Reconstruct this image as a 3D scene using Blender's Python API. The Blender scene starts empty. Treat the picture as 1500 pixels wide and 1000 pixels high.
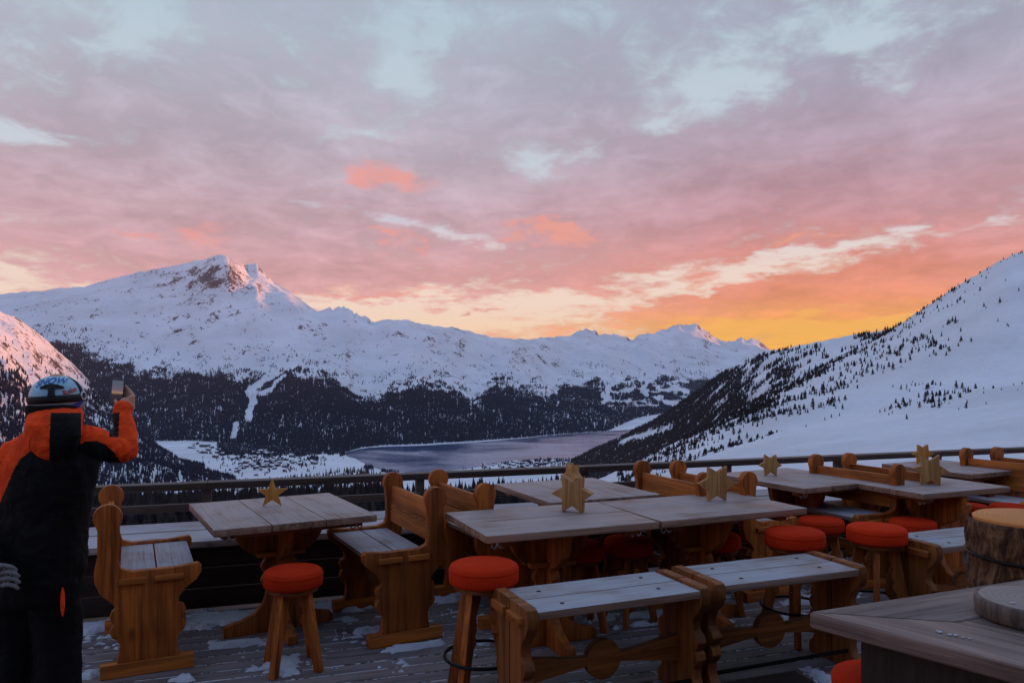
import bpy, bmesh, math, random
import numpy as np
from mathutils import Vector, Matrix
random.seed(7)
RNG = np.random.default_rng(11)
SC = bpy.context.scene
COL = SC.collection
R = math.radians
F = 1130.0            # focal length in photo pixels
H = 1.65              # eye height above the deck
HZ = 545.0            # horizon row in the photo

# ------------------------------------------------------------------ helpers
def lin(c):
    return tuple(((x/255.0)/12.92 if x/255.0 <= 0.04045 else ((x/255.0+0.055)/1.055)**2.4) for x in c)

def tag(o, label=None, cat=None, group=None, kind=None):
    if label: o['label'] = label
    if cat: o['category'] = cat
    if group: o['group'] = group
    if kind: o['kind'] = kind
    return o

def thing(name, label, cat, loc=(0, 0, 0), rz=0.0, group=None):
    o = bpy.data.objects.new(name, None)
    COL.objects.link(o)
    o.empty_display_size = 0.1
    o.location = loc; o.rotation_euler = (0, 0, rz)
    return tag(o, label, cat, group)

def dup(root, loc, rz, label, scale=None):
    r = root.copy(); COL.objects.link(r)
    r.location = loc; r.rotation_euler = (0, 0, rz); r['label'] = label
    if scale: r.scale = scale
    for ch in list(root.children):
        c = ch.copy(); COL.objects.link(c); c.parent = r
        for g in list(ch.children):
            d = g.copy(); COL.objects.link(d); d.parent = c
    return r

class MB:
    """collects shapes, links them as ONE mesh object"""
    def __init__(s): s.v = []; s.f = []; s.m = []
    def add(s, vs, fs, mi=0):
        b = len(s.v); s.v += [tuple(p) for p in vs]
        s.f += [tuple(i+b for i in f) for f in fs]; s.m += [mi]*len(fs)
    def box(s, x0, x1, y0, y1, z0, z1, mi=0, M=None):
        vs = [(x, y, z) for z in (z0, z1) for x, y in ((x0, y0), (x1, y0), (x1, y1), (x0, y1))]
        if M is not None: vs = [M @ Vector(p) for p in vs]
        s.add(vs, [(3, 2, 1, 0), (4, 5, 6, 7), (0, 1, 5, 4), (1, 2, 6, 5), (2, 3, 7, 6), (3, 0, 4, 7)], mi)
    def prism(s, poly, fn, t0, t1, mi=0):
        """poly of (a,b); fn(a,b,t)->xyz"""
        n = len(poly)
        vs = [fn(a, b, t0) for a, b in poly] + [fn(a, b, t1) for a, b in poly]
        fs = [tuple(range(n))[::-1], tuple(range(n, 2*n))] + [(i, (i+1) % n, n+(i+1) % n, n+i) for i in range(n)]
        s.add(vs, fs, mi)
    def lathe(s, prof, n=32, mi=0, c=(0, 0, 0), cap=True):
        vs = []; fs = []
        for r, z in prof:
            for k in range(n):
                a = 2*math.pi*k/n
                vs.append((c[0]+r*math.cos(a), c[1]+r*math.sin(a), c[2]+z))
        m = len(prof)
        for i in range(m-1):
            for k in range(n):
                fs.append((i*n+k, i*n+(k+1) % n, (i+1)*n+(k+1) % n, (i+1)*n+k))
        if cap:
            fs.append(tuple(range(n))[::-1]); fs.append(tuple(range((m-1)*n, m*n)))
        s.add(vs, fs, mi)
    def tube(s, pts, rad, n=10, mi=0, closed=False):
        pts = [Vector(p) for p in pts]; m = len(pts)
        rad = rad if isinstance(rad, (list, tuple)) else [rad]*m
        vs = []; fs = []
        a = None
        for i, p in enumerate(pts):
            if closed: t = pts[(i+1) % m]-pts[i-1]
            else: t = pts[min(i+1, m-1)]-pts[max(i-1, 0)]
            t.normalize()
            if a is None:
                a = t.cross(Vector((0, 0, 1)))
                if a.length < 0.3: a = t.cross(Vector((0, 1, 0)))
            a = a-t*a.dot(t); a.normalize(); b = t.cross(a)
            for k in range(n):
                w = 2*math.pi*k/n
                vs.append(p+a*math.cos(w)*rad[i]+b*math.sin(w)*rad[i])
        for i in range(m if closed else m-1):
            j = (i+1) % m
            for k in range(n):
                fs.append((i*n+k, j*n+k, j*n+(k+1) % n, i*n+(k+1) % n))
        if not closed:
            fs.append(tuple(range(n))); fs.append(tuple(range((m-1)*n, m*n))[::-1])
        s.add(vs, fs, mi)
    def ellip(s, c, r, n=20, m=12, mi=0, M=None):
        vs = []; fs = []
        for i in range(m+1):
            th = math.pi*i/m
            for k in range(n):
                a = 2*math.pi*k/n
                p = Vector((r[0]*math.sin(th)*math.cos(a), r[1]*math.sin(th)*math.sin(a), -r[2]*math.cos(th)))
                if M is not None: p = M @ p
                vs.append(p+Vector(c))
        for i in range(m):
            for k in range(n):
                fs.append((i*n+k, i*n+(k+1) % n, (i+1)*n+(k+1) % n, (i+1)*n+k))
        s.add(vs, fs, mi)
    def obj(s, name, mats, parent=None, bevel=0.0, smooth=True, angle=35, seg=2, jit=0.0):
        me = bpy.data.meshes.new(name)
        me.from_pydata(s.v, [], s.f)
        for p, mi in zip(me.polygons, s.m): p.material_index = mi
        bm = bmesh.new(); bm.from_mesh(me)
        bmesh.ops.remove_doubles(bm, verts=bm.verts, dist=1e-6)
        bmesh.ops.recalc_face_normals(bm, faces=bm.faces)
        if bevel > 0:
            es = [e for e in bm.edges if len(e.link_faces) == 2 and e.calc_face_angle(0) > R(50)]
            bmesh.ops.bevel(bm, geom=es, offset=bevel, segments=seg, profile=0.6, affect='EDGES', clamp_overlap=True)
        bm.to_mesh(me); bm.free()
        if smooth:
            me.polygons.foreach_set('use_smooth', [True]*len(me.polygons))
            me.set_sharp_from_angle(angle=R(angle))
        for m in (mats if isinstance(mats, (list, tuple)) else [mats]): me.materials.append(m)
        o = bpy.data.objects.new(name, me); COL.objects.link(o)
        if parent: o.parent = parent
        return o

def np_mesh(name, V, Fq, mats, smooth=True):
    """V (n,3), Fq (m,k) int"""
    V = np.ascontiguousarray(V, dtype=np.float32); Fq = np.ascontiguousarray(Fq, dtype=np.int32)
    me = bpy.data.meshes.new(name)
    m, k = Fq.shape
    me.vertices.add(len(V)); me.vertices.foreach_set('co', V.ravel())
    me.loops.add(m*k); me.loops.foreach_set('vertex_index', Fq.ravel())
    me.polygons.add(m)
    me.polygons.foreach_set('loop_start', np.arange(0, m*k, k, dtype=np.int32))
    me.polygons.foreach_set('use_smooth', np.full(m, smooth))
    me.update(calc_edges=True)
    for mm in (mats if isinstance(mats, (list, tuple)) else [mats]): me.materials.append(mm)
    o = bpy.data.objects.new(name, me); COL.objects.link(o)
    return o

# numpy gradient noise
def _h(ix, iy, seed):
    n = (ix.astype(np.int64)*374761393 + iy.astype(np.int64)*668265263 + seed*1442695041) & 0xffffffff
    n = ((n ^ (n >> 13))*1274126177) & 0xffffffff
    n = n ^ (n >> 16)
    return (n & 0xffff)/65535.0*2*np.pi
def perlin(x, y, seed=0):
    x0 = np.floor(x); y0 = np.floor(y); fx = x-x0; fy = y-y0
    u = fx*fx*fx*(fx*(fx*6-15)+10); v = fy*fy*fy*(fy*(fy*6-15)+10)
    def g(dx, dy):
        a = _h(x0+dx, y0+dy, seed)
        return np.cos(a)*(fx-dx)+np.sin(a)*(fy-dy)
    return 1.5*((g(0, 0)*(1-u)+g(1, 0)*u)*(1-v)+(g(0, 1)*(1-u)+g(1, 1)*u)*v)
def fbm(x, y, o=5, seed=0, gain=0.5, lac=2.03):
    s = 0; a = 1; n = 0
    for i in range(o):
        s = s+a*perlin(x, y, seed+i*17); n += a; a *= gain; x = x*lac+3.7; y = y*lac-1.3
    return s/n
def ridged(x, y, o=5, seed=0, gain=0.5, lac=2.07):
    s = 0; a = 1; n = 0
    for i in range(o):
        s = s+a*(1-2*np.abs(perlin(x, y, seed+i*13))); n += a; a *= gain; x = x*lac+1.9; y = y*lac+4.1
    return s/n
def sstep(a, b, x):
    t = np.clip((x-a)/(b-a), 0, 1); return t*t*(3-2*t)

# ------------------------------------------------------------------ node helpers
class E:
    """tiny expression wrapper over Math nodes"""
    nt = None
    def __init__(s, k): s.k = k
    @staticmethod
    def op(o, *a):
        n = E.nt.nodes.new('ShaderNodeMath'); n.operation = o
        for i, x in enumerate(a):
            if isinstance(x, E): E.nt.links.new(x.k, n.inputs[i])
            else: n.inputs[i].default_value = float(x)
        return E(n.outputs[0])
    def __add__(s, o): return E.op('ADD', s, o)
    __radd__ = __add__
    def __sub__(s, o): return E.op('SUBTRACT', s, o)
    def __rsub__(s, o): return E.op('SUBTRACT', o, s)
    def __mul__(s, o): return E.op('MULTIPLY', s, o)
    __rmul__ = __mul__
    def __truediv__(s, o): return E.op('DIVIDE', s, o)
def esmooth(a, b, x):
    n = E.nt.nodes.new('ShaderNodeMapRange'); n.interpolation_type = 'SMOOTHSTEP'
    E.nt.links.new(x.k, n.inputs[0]); n.inputs[1].default_value = a; n.inputs[2].default_value = b
    n.inputs[3].default_value = 0; n.inputs[4].default_value = 1
    return E(n.outputs[0])
def ramp(nt, sock, stops, interp='LINEAR'):
    n = nt.nodes.new('ShaderNodeValToRGB'); n.color_ramp.interpolation = interp
    while len(n.color_ramp.elements) < len(stops): n.color_ramp.elements.new(0.5)
    for e, (p, c) in zip(n.color_ramp.elements, stops):
        e.position = p; e.color = (c[0], c[1], c[2], 1)
    nt.links.new(sock, n.inputs[0])
    return n.outputs[0]
def mix(nt, f, a, b, mode='MIX'):
    n = nt.nodes.new('ShaderNodeMix'); n.data_type = 'RGBA'; n.blend_type = mode
    for s, x in ((n.inputs[0], f), (n.inputs[6], a), (n.inputs[7], b)):
        if isinstance(x, E): x = x.k
        if isinstance(x, bpy.types.NodeSocket): nt.links.new(x, s)
        elif isinstance(x, (int, float)): s.default_value = x
        else: s.default_value = (x[0], x[1], x[2], 1)
    return n.outputs[2]
def noise(nt, vec, scale, detail=4, rough=0.5, dist=0.0):
    n = nt.nodes.new('ShaderNodeTexNoise')
    n.inputs['Scale'].default_value = scale; n.inputs['Detail'].default_value = detail
    n.inputs['Roughness'].default_value = rough; n.inputs['Distortion'].default_value = dist
    if vec is not None: nt.links.new(vec, n.inputs['Vector'])
    return n.outputs['Fac']
def mapping(nt, vec, scale=(1, 1, 1), rot=(0, 0, 0), loc=(0, 0, 0)):
    n = nt.nodes.new('ShaderNodeMapping')
    n.inputs['Scale'].default_value = scale; n.inputs['Rotation'].default_value = rot; n.inputs['Location'].default_value = loc
    nt.links.new(vec, n.inputs['Vector']); return n.outputs[0]
def vmath(nt, op, a, b):
    n = nt.nodes.new('ShaderNodeVectorMath'); n.operation = op
    for i, x in enumerate((a, b)):
        if isinstance(x, bpy.types.NodeSocket): nt.links.new(x, n.inputs[i])
        else: n.inputs[i].default_value = x
    return n.outputs[0]
def newmat(name):
    m = bpy.data.materials.new(name); m.use_nodes = True
    nt = m.node_tree; b = nt.nodes['Principled BSDF']
    E.nt = nt
    return m, nt, b
def bump(nt, b, h, strength, dist=0.01):
    n = nt.nodes.new('ShaderNodeBump'); n.inputs['Strength'].default_value = strength
    n.inputs['Distance'].default_value = dist
    nt.links.new(h, n.inputs['Height']); nt.links.new(n.outputs[0], b.inputs['Normal'])

def wood(name, dark, light, axis='y', frost=0.0, rot=0.0, frostcol=(0.40, 0.37, 0.40), rough=0.62, gs=1.0, spec=0.3):
    m, nt, b = newmat(name)
    tc = nt.nodes.new('ShaderNodeTexCoord'); oi = nt.nodes.new('ShaderNodeObjectInfo'); ge = nt.nodes.new('ShaderNodeNewGeometry')
    off = E(oi.outputs['Random'])*37.0 + E(ge.outputs['Random Per Island'])*23.0
    cb = nt.nodes.new('ShaderNodeCombineXYZ')
    for i in range(3): nt.links.new(off.k, cb.inputs[i])
    vec = mapping(nt, tc.outputs['Object'], rot=(0, 0, -rot))
    vec = vmath(nt, 'ADD', vec, cb.outputs[0])
    lo, hi = 1.1*gs, 13.0*gs
    sc = {'x': (lo, hi, hi), 'y': (hi, lo, hi), 'z': (hi, hi, lo)}[axis]
    v1 = mapping(nt, vec, scale=sc)
    n1 = noise(nt, v1, 1.0, 5, 0.6, 0.9)
    v2 = mapping(nt, vec, scale=tuple(x*5.5 if x > 2 else x*1.6 for x in sc))
    n2 = noise(nt, v2, 1.0, 4, 0.65, 0.2)
    n3 = noise(nt, vec, 3.5, 3, 0.5)
    col = ramp(nt, n1, [(0.28, dark), (0.45, tuple((a*0.6+c*0.4) for a, c in zip(dark, light))), (0.62, light), (0.75, tuple(a*0.5+c*0.5 for a, c in zip(dark, light)))])
    fine = ramp(nt, n2, [(0.30, (0.35, 0.33, 0.32)), (0.5, (0.95, 0.95, 0.95)), (1, (1.1, 1.1, 1.1))])
    col = mix(nt, 0.75, col, fine, 'MULTIPLY')
    isl = E(ge.outputs['Random Per Island'])*0.45+0.75
    hsv = nt.nodes.new('ShaderNodeHueSaturation'); nt.links.new(isl.k, hsv.inputs['Value']); nt.links.new(col, hsv.inputs['Color'])
    col = hsv.outputs[0]
    # knots
    vo = nt.nodes.new('ShaderNodeTexVoronoi'); vo.inputs['Scale'].default_value = 1.0
    nt.links.new(mapping(nt, vec, scale=tuple(x*0.42 if x > 2 else x*2.2 for x in sc)), vo.inputs['Vector'])
    kn = ramp(nt, vo.outputs['Distance'], [(0.03, (0.12, 0.06, 0.03)), (0.11, (1, 1, 1))])
    col = mix(nt, 0.6, col, kn, 'MULTIPLY')
    if frost > 0:
        sx = nt.nodes.new('ShaderNodeSeparateXYZ'); nt.links.new(ge.outputs['Normal'], sx.inputs[0])
        up = esmooth(0.55, 0.9, E(sx.outputs[2]))
        fn = E(n3)*0.9+E(n2)*0.5-0.2
        fac = up*esmooth(0.15, 0.62, fn)*frost
        fc = mix(nt, E(n2), tuple(x*0.62 for x in frostcol), frostcol)
        col = mix(nt, fac, col, fc)
    nt.links.new(col, b.inputs['Base Color'])
    b.inputs['Roughness'].default_value = rough
    b.inputs['Specular IOR Level'].default_value = spec
    bump(nt, b, n2, 0.35, 0.004)
    return m

def plain(name, col, rough=0.6, metal=0.0, var=0.25, scale=30.0, bmp=0.0, spec=0.4, sheen=0.0, orand=0.0):
    m, nt, b = newmat(name)
    tc = nt.nodes.new('ShaderNodeTexCoord')
    n = noise(nt, tc.outputs['Object'], scale, 4, 0.6)
    c = ramp(nt, n, [(0.25, tuple(x*(1-var) for x in col)), (0.75, tuple(x*(1+var) for x in col))])
    if orand:
        oi = nt.nodes.new('ShaderNodeObjectInfo'); hs = nt.nodes.new('ShaderNodeHueSaturation')
        big = noise(nt, tc.outputs['Object'], 6.0, 3, 0.6)
        nt.links.new((E(oi.outputs['Random'])*orand+E(big)*orand*1.6+(1-orand*1.3)).k, hs.inputs['Value']); nt.links.new(c, hs.inputs['Color']); c = hs.outputs[0]
    nt.links.new(c, b.inputs['Base Color'])
    b.inputs['Roughness'].default_value = rough; b.inputs['Metallic'].default_value = metal
    b.inputs['Specular IOR Level'].default_value = spec
    if sheen: b.inputs['Sheen Weight'].default_value = sheen
    if bmp: bump(nt, b, n, bmp, 0.004)
    return m

def snowmat(name, rockcol, ns, thr, rock=True, snow=(0.80, 0.82, 0.88), nz=(0.62, 0.80), rough=0.75, bs=6.0, sw=0.22):
    m, nt, b = newmat(name)
    ge = nt.nodes.new('ShaderNodeNewGeometry')
    pos = ge.outputs['Position']
    n1 = noise(nt, pos, ns, 8, 0.68, 0.3)
    n2 = noise(nt, pos, ns*6, 6, 0.65, 0.6)
    n3 = noise(nt, pos, ns*0.35, 4, 0.5)
    s2 = ramp(nt, n3, [(0.3, tuple(x*0.80 for x in snow)), (0.7, snow)])
    col = s2
    if rock:
        sx = nt.nodes.new('ShaderNodeSeparateXYZ'); nt.links.new(ge.outputs['Normal'], sx.inputs[0])
        steep = 1.0-esmooth(nz[0], nz[1], E(sx.outputs[2]))
        v = steep*sw + E(n1)*0.5+E(n2)*0.5
        fac = esmooth(thr, thr+0.045, v)
        rc = mix(nt, E(n2), tuple(x*0.5 for x in rockcol), tuple(x*1.6 for x in rockcol))
        col = mix(nt, fac, s2, rc)
    nt.links.new(col, b.inputs['Base Color'])
    b.inputs['Roughness'].default_value = rough; b.inputs['Specular IOR Level'].default_value = 0.15
    bump(nt, b, (E(n2)+E(n1)*1.5).k, 0.6, bs)
    return m

# ------------------------------------------------------------------ materials
M_TOP_Y = wood('table_wood_y', (0.16, 0.080, 0.045), (0.36, 0.215, 0.150), 'y', frost=0.78, frostcol=(0.46, 0.39, 0.385))
M_TOP_X = wood('table_wood_x', (0.16, 0.080, 0.045), (0.36, 0.215, 0.150), 'x', frost=0.78, frostcol=(0.46, 0.39, 0.385))
M_OR_Z = wood('orange_wood_z', (0.14, 0.030, 0.003), (0.50, 0.132, 0.018), 'z', gs=0.9)
M_OR_Y = wood('orange_wood_y', (0.19, 0.046, 0.006), (0.56, 0.168, 0.028), 'y', gs=0.9)
M_OR_X = wood('orange_wood_x', (0.19, 0.046, 0.006), (0.56, 0.168, 0.028), 'x', gs=0.9)
M_BR_Z = wood('brown_wood_z', (0.11, 0.031, 0.006), (0.31, 0.10, 0.021), 'z', gs=0.9)
M_BR_X = wood('brown_wood_x', (0.11, 0.031, 0.006), (0.31, 0.10, 0.021), 'x', gs=0.9)
M_BR_Y = wood('brown_wood_y', (0.11, 0.031, 0.006), (0.31, 0.10, 0.021), 'y', gs=0.9)
M_SEAT_X = wood('seat_wood_x', (0.17, 0.095, 0.06), (0.34, 0.22, 0.17), 'x', frost=0.93, frostcol=(0.44, 0.455, 0.51))
M_SEAT_Y = wood('seat_wood_y', (0.20, 0.13, 0.10), (0.36, 0.26, 0.22), 'y', frost=0.9, frostcol=(0.45, 0.44, 0.49))
M_DECK = wood('deck_wood', (0.075, 0.050, 0.040), (0.20, 0.14, 0.115), 'x', frost=0.24, frostcol=(0.42, 0.42, 0.48), gs=0.8)
M_LEDGE = wood('ledge_wood', (0.24, 0.19, 0.16), (0.42, 0.35, 0.31), 'x', frost=0.9, frostcol=(0.52, 0.50, 0.54))
M_RAIL = wood('rail_wood', (0.030, 0.018, 0.014), (0.065, 0.040, 0.030), 'x', frost=0.25, frostcol=(0.22, 0.20, 0.22), rough=0.55)
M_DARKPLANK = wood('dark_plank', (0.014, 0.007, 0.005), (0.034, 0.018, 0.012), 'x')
M_STAR = wood('star_wood', (0.29, 0.125, 0.034), (0.47, 0.25, 0.085), 'z', gs=1.4)
M_STARD = wood('dark_star_wood', (0.38, 0.15, 0.025), (0.55, 0.24, 0.05), 'z', gs=1.4)
A1, A2 = math.atan2(0.38, 0.925), math.atan2(-0.768, 0.638)
M_BIG1 = wood('big_table_wood_a', (0.055, 0.034, 0.027), (0.31, 0.222, 0.185), 'x', frost=0.12, rot=A1, gs=0.75, frostcol=(0.36, 0.33, 0.35))
M_BIG2 = wood('big_table_wood_b', (0.050, 0.030, 0.024), (0.29, 0.20, 0.165), 'x', frost=0.12, rot=A2, gs=0.75, frostcol=(0.36, 0.33, 0.35))
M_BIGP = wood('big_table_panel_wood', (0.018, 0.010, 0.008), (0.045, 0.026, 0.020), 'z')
M_RED = plain('red_fabric', (0.50, 0.028, 0.006), 0.9, var=0.14, scale=120, bmp=0.3, spec=0.06, orand=0.28)
M_IRON = plain('black_iron', (0.012, 0.012, 0.014), 0.45, 0.8)
M_STEEL = plain('steel', (0.45, 0.45, 0.47), 0.3, 1.0)
M_SNOW = snowmat('deck_snow_mat', (0.1, 0.1, 0.1), 9.0, 9, rock=False, snow=(0.62, 0.64, 0.70), bs=0.02)
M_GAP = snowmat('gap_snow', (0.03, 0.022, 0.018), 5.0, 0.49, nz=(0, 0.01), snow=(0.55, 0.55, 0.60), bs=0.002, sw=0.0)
def barkmat():
    m, nt, b = newmat('bark')
    tc = nt.nodes.new('ShaderNodeTexCoord')
    v = mapping(nt, tc.outputs['Object'], scale=(16, 16, 5))
    n1 = noise(nt, v, 1.0, 6, 0.7, 1.2)
    n2 = noise(nt, tc.outputs['Object'], 7, 4, 0.6)
    c = ramp(nt, n1, [(0.30, (0.015, 0.007, 0.004)), (0.46, (0.075, 0.030, 0.012)), (0.56, (0.22, 0.095, 0.036)), (0.70, (0.34, 0.20, 0.12))])
    c = mix(nt, E(n2)*0.3, c, (0.12, 0.045, 0.015), 'MIX')
    nt.links.new(c, b.inputs['Base Color']); b.inputs['Roughness'].default_value = 0.85
    bump(nt, b, n1, 1.0, 0.04)
    return m
M_BARK = barkmat()
def ringmat(name, c0, c1, scale):
    m, nt, b = newmat(name)
    tc = nt.nodes.new('ShaderNodeTexCoord')
    w = nt.nodes.new('ShaderNodeTexWave'); w.wave_type = 'RINGS'; w.rings_direction = 'Z'
    w.inputs['Scale'].default_value = scale; w.inputs['Distortion'].default_value = 2.5; w.inputs['Detail'].default_value = 3
    w.inputs['Detail Scale'].default_value = 2.0
    nt.links.new(tc.outputs['Object'], w.inputs['Vector'])
    n = noise(nt, tc.outputs['Object'], 8, 4, 0.6)
    c = mix(nt, E(w.outputs['Fac'])*0.7, c0, c1)
    c = mix(nt, E(n)*0.5, c, tuple(x*0.55 for x in c0))
    nt.links.new(c, b.inputs['Base Color']); b.inputs['Roughness'].default_value = 0.6
    return m
M_CUT = ringmat('orange_cut_wood', (0.62, 0.19, 0.022), (0.74, 0.31, 0.050), 14)  # orange cut face with paler rings
M_CUTG = ringmat('grey_cut_wood', (0.24, 0.195, 0.175), (0.34, 0.285, 0.26), 14)
M_GLOG = wood('grey_log_side', (0.04, 0.027, 0.021), (0.17, 0.125, 0.105), 'z', gs=1.2)

# ------------------------------------------------------------------ camera
cam_d = bpy.data.cameras.new('camera'); cam = bpy.data.objects.new('camera', cam_d); COL.objects.link(cam)
cam.location = (0, 0, H); cam.rotation_euler = (R(90), 0, 0)
cam_d.sensor_width = 36; cam_d.lens = F/1500*36; cam_d.shift_y = (HZ-500)/1500
cam_d.clip_start = 0.05; cam_d.clip_end = 80000
SC.camera = cam
SC.view_settings.view_transform = 'Standard'; SC.view_settings.look = 'None'
SC.view_settings.exposure = 0.69; SC.view_settings.gamma = 1
SC.cycles.use_denoising = True
SC.cycles.max_bounces = 6; SC.cycles.diffuse_bounces = 3; SC.cycles.volume_bounces = 0
SC.cycles.volume_max_steps = 32

# ------------------------------------------------------------------ sky
SUN_AZ, SUN_EL = R(63), R(2.25)
def build_sky():
    w = bpy.data.worlds.new('World'); SC.world = w; w.use_nodes = True
    nt = w.node_tree; E.nt = nt
    bg = nt.nodes['Background']
    tc = nt.nodes.new('ShaderNodeTexCoord')
    sep = nt.nodes.new('ShaderNodeSeparateXYZ'); nt.links.new(tc.outputs['Generated'], sep.inputs[0])
    x, y, z = (E(sep.outputs[i]) for i in range(3))
    A0 = E.op('ARCTAN2', x, y); E0 = E.op('ARCSINE', z)
    # cloud plane coordinates (perspective of a flat cloud deck)
    zz = E.op('MAXIMUM', z, 0.0)+0.16
    cb = nt.nodes.new('ShaderNodeCombineXYZ')
    nt.links.new((x/zz).k, cb.inputs[0]); nt.links.new((y/zz*0.85).k, cb.inputs[1])
    P = cb.outputs[0]
    n_big = E(noise(nt, mapping(nt, P, loc=(3.1, 1.7, 0)), 1.15, 8, 0.56, 0.35))
    n_mid = E(noise(nt, mapping(nt, P, loc=(9.1, 4.7, 2)), 3.2, 8, 0.6, 0.5))
    n_fin = E(noise(nt, mapping(nt, P, loc=(5.1, 8.7, 5)), 9.0, 8, 0.66, 0.6))
    wx = E(noise(nt, mapping(nt, P, loc=(0, 0, 7)), 3.0, 6, 0.6))-0.5
    wy = E(noise(nt, mapping(nt, P, loc=(0, 0, 13)), 3.0, 6, 0.6))-0.5
    A = A0+wx*0.22; El = E0+wy*0.085
    def g(px, py, wa, we, tilt=0.0):
        a = math.atan((px-750)/F); e = math.atan((HZ-py)/F*math.cos(a))
        wa = wa/F*math.cos(a)**2; we = we/F
        da = (A-a); de = (El-e)-da*tilt
        q = E.op('MULTIPLY', da/wa, da/wa)+E.op('MULTIPLY', de/we, de/we)
        return E.op('EXPONENT', q*-1.0)
    def tot(L):
        s = None
        for t in L:
            amp = t[0]; v = g(*t[1:])*amp
            s = v if s is None else s+v
        return s
    gaps = tot([(0.50, 1075, 408, 130, 17, 0.10), (0.36, 1180, 370, 120, 10, 0.12), (0.24, 1400, 338, 130, 10, 0.08),
                (0.75, 590, 462, 210, 26, -0.02), (0.45, 830, 440, 110, 16, 0.0), (0.45, 20, 405, 110, 30, -0.1),
                (0.27, 600, 100, 60, 75, 0), (0.20, 760, 20, 120, 45, 0), (0.32, 1060, 125, 80, 36, 0.1), (0.36, 1285, 65, 65, 16, 0.1),
                (0.40, 800, 245, 90, 28, -0.2), (0.40, 585, 328, 50, 14, -0.1), (0.36, 690, 345, 60, 10, -0.1), (0.36, 540, 198, 80, 14, -0.1),
                (0.33, 15, 195, 50, 14, 0), (0.33, 1310, 115, 50, 22, 0), (0.3, 960, 185, 40, 20, 0), (0.25, 30, 315, 60, 10, 0), (0.28, 430, 290, 70, 9, -0.1),
                (0.13, 250, 20, 300, 30, 0), (0.15, 1300, 20, 160, 30, 0)])
    solid = tot([(0.30, 1000, 300, 260, 60, 0.0), (0.40, 1240, 440, 240, 46, 0.08), (0.25, 250, 250, 300, 110, 0),
                 (0.25, 1400, 220, 160, 80, 0), (0.25, 500, 400, 200, 22, 0), (0.35, 1130, 465, 160, 20, 0.05), (0.5, 708, 459, 16, 5, 0)])
    thin = 0.5-gaps+solid+(n_big-0.5)*1.0+(n_mid-0.5)*1.05+(n_fin-0.5)*0.80
    cov = esmooth(0.12, 0.54, thin)
    Ef = E.op('MINIMUM', E.op('MAXIMUM', E0, 0.0), 1.5)/1.5
    Efw = E.op('MINIMUM', E.op('MAXIMUM', E0+(n_mid-0.5)*0.05+(n_big-0.5)*0.06, 0.0), 1.5)/1.5
    def st(L): return [(e/1.5, lin(c)) for e, c in L]
    clear = ramp(nt, Ef.k, st([(0.0, (255, 196, 110)), (0.045, (252, 215, 172)), (0.085, (249, 222, 200)), (0.13, (238, 216, 202)),
                               (0.19, (208, 206, 218)), (0.28, (194, 206, 216)), (0.42, (178, 198, 211)), (0.8, (168, 192, 222)), (1.5, (165, 192, 230))]))
    cl_n = ramp(nt, Efw.k, st([(0.0, (240, 170, 130)), (0.06, (232, 160, 138)), (0.10, (214, 156, 156)), (0.16, (203, 161, 168)),
                               (0.25, (184, 167, 180)), (0.34, (171, 169, 184)), (0.44, (163, 174, 190)), (0.8, (160, 178, 208)), (1.5, (156, 180, 218))]))
    cl_s = ramp(nt, Efw.k, st([(0.0, (255, 190, 40)), (0.045, (255, 176, 34)), (0.068, (250, 156, 44)), (0.095, (238, 138, 82)), (0.13, (224, 134, 112)),
                               (0.18, (197, 141, 146)), (0.26, (175, 148, 163)), (0.36, (156, 155, 174)), (0.8, (160, 178, 208)), (1.5, (156, 180, 218))]))
    dA = A0-0.40
    ws = E.op('EXPONENT', E.op('MULTIPLY', dA/0.34, dA/0.34)*-1.0)
    cl = mix(nt, ws, cl_n, cl_s)
    # light and dark inside the clouds
    lum = (n_mid-0.5)*0.95+(n_fin-0.5)*0.60+(n_big-0.5)*0.3+1.0
    hs = nt.nodes.new('ShaderNodeHueSaturation'); nt.links.new(lum.k, hs.inputs['Value']); nt.links.new(cl, hs.inputs['Color'])
    cl = hs.outputs[0]
    # small clouds still catching the sun
    lit = tot([(0.95, 568, 258, 54, 17, -0.1), (1.3, 790, 340, 58, 16, -0.12), (0.9, 305, 338, 50, 16, -0.15), (0.8, 190, 347, 60, 9, -0.15),
               (1.1, 535, 346, 34, 7, -0.3), (0.9, 600, 362, 30, 6, -0.3), (0.8, 560, 434, 130, 7, 0), (0.7, 1180, 345, 150, 9, 0.12)])
    litf = esmooth(0.18, 1.1, lit*(n_mid*1.6+n_fin*2.2-0.92))
    litc = mix(nt, ws, lin((238, 152, 138)), lin((240, 158, 118)))
    yel = esmooth(0.3, 1.0, tot([(1.2, 1170, 482, 180, 22, 0.06), (0.7, 1330, 468, 60, 14, 0), (0.5, 1040, 470, 80, 10, 0)])*(n_mid*1.2+0.3))
    col = mix(nt, cov, clear, cl)
    col = mix(nt, litf*0.8, col, litc)
    col = mix(nt, yel*0.8, col, lin((255, 182, 28)))
    # the side of the sky away from the sunset is dimmer
    back = esmooth(-0.1, 0.75, y*-1.0)
    colb = mix(nt, back, (1, 1, 1), (0.80, 0.95, 1.22))
    col = mix(nt, 1.0, col, colb, 'MULTIPLY')
    # a little of the physical sky below it all
    sk = nt.nodes.new('ShaderNodeTexSky'); sk.sky_type = 'NISHITA'; sk.sun_disc = False
    sk.sun_elevation = SUN_EL; sk.sun_rotation = SUN_AZ; sk.altitude = 2000
    skc = mix(nt, 1.0, (0.012, 0.012, 0.012), sk.outputs[0], 'MULTIPLY')
    col = mix(nt, 1.0, col, skc, 'ADD')
    nt.links.new(col, bg.inputs['Color'])
    bg.inputs['Strength'].default_value = SKY_STRENGTH
SKY_STRENGTH = 0.64
HAZE = 1.5e-5
build_sky()
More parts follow.
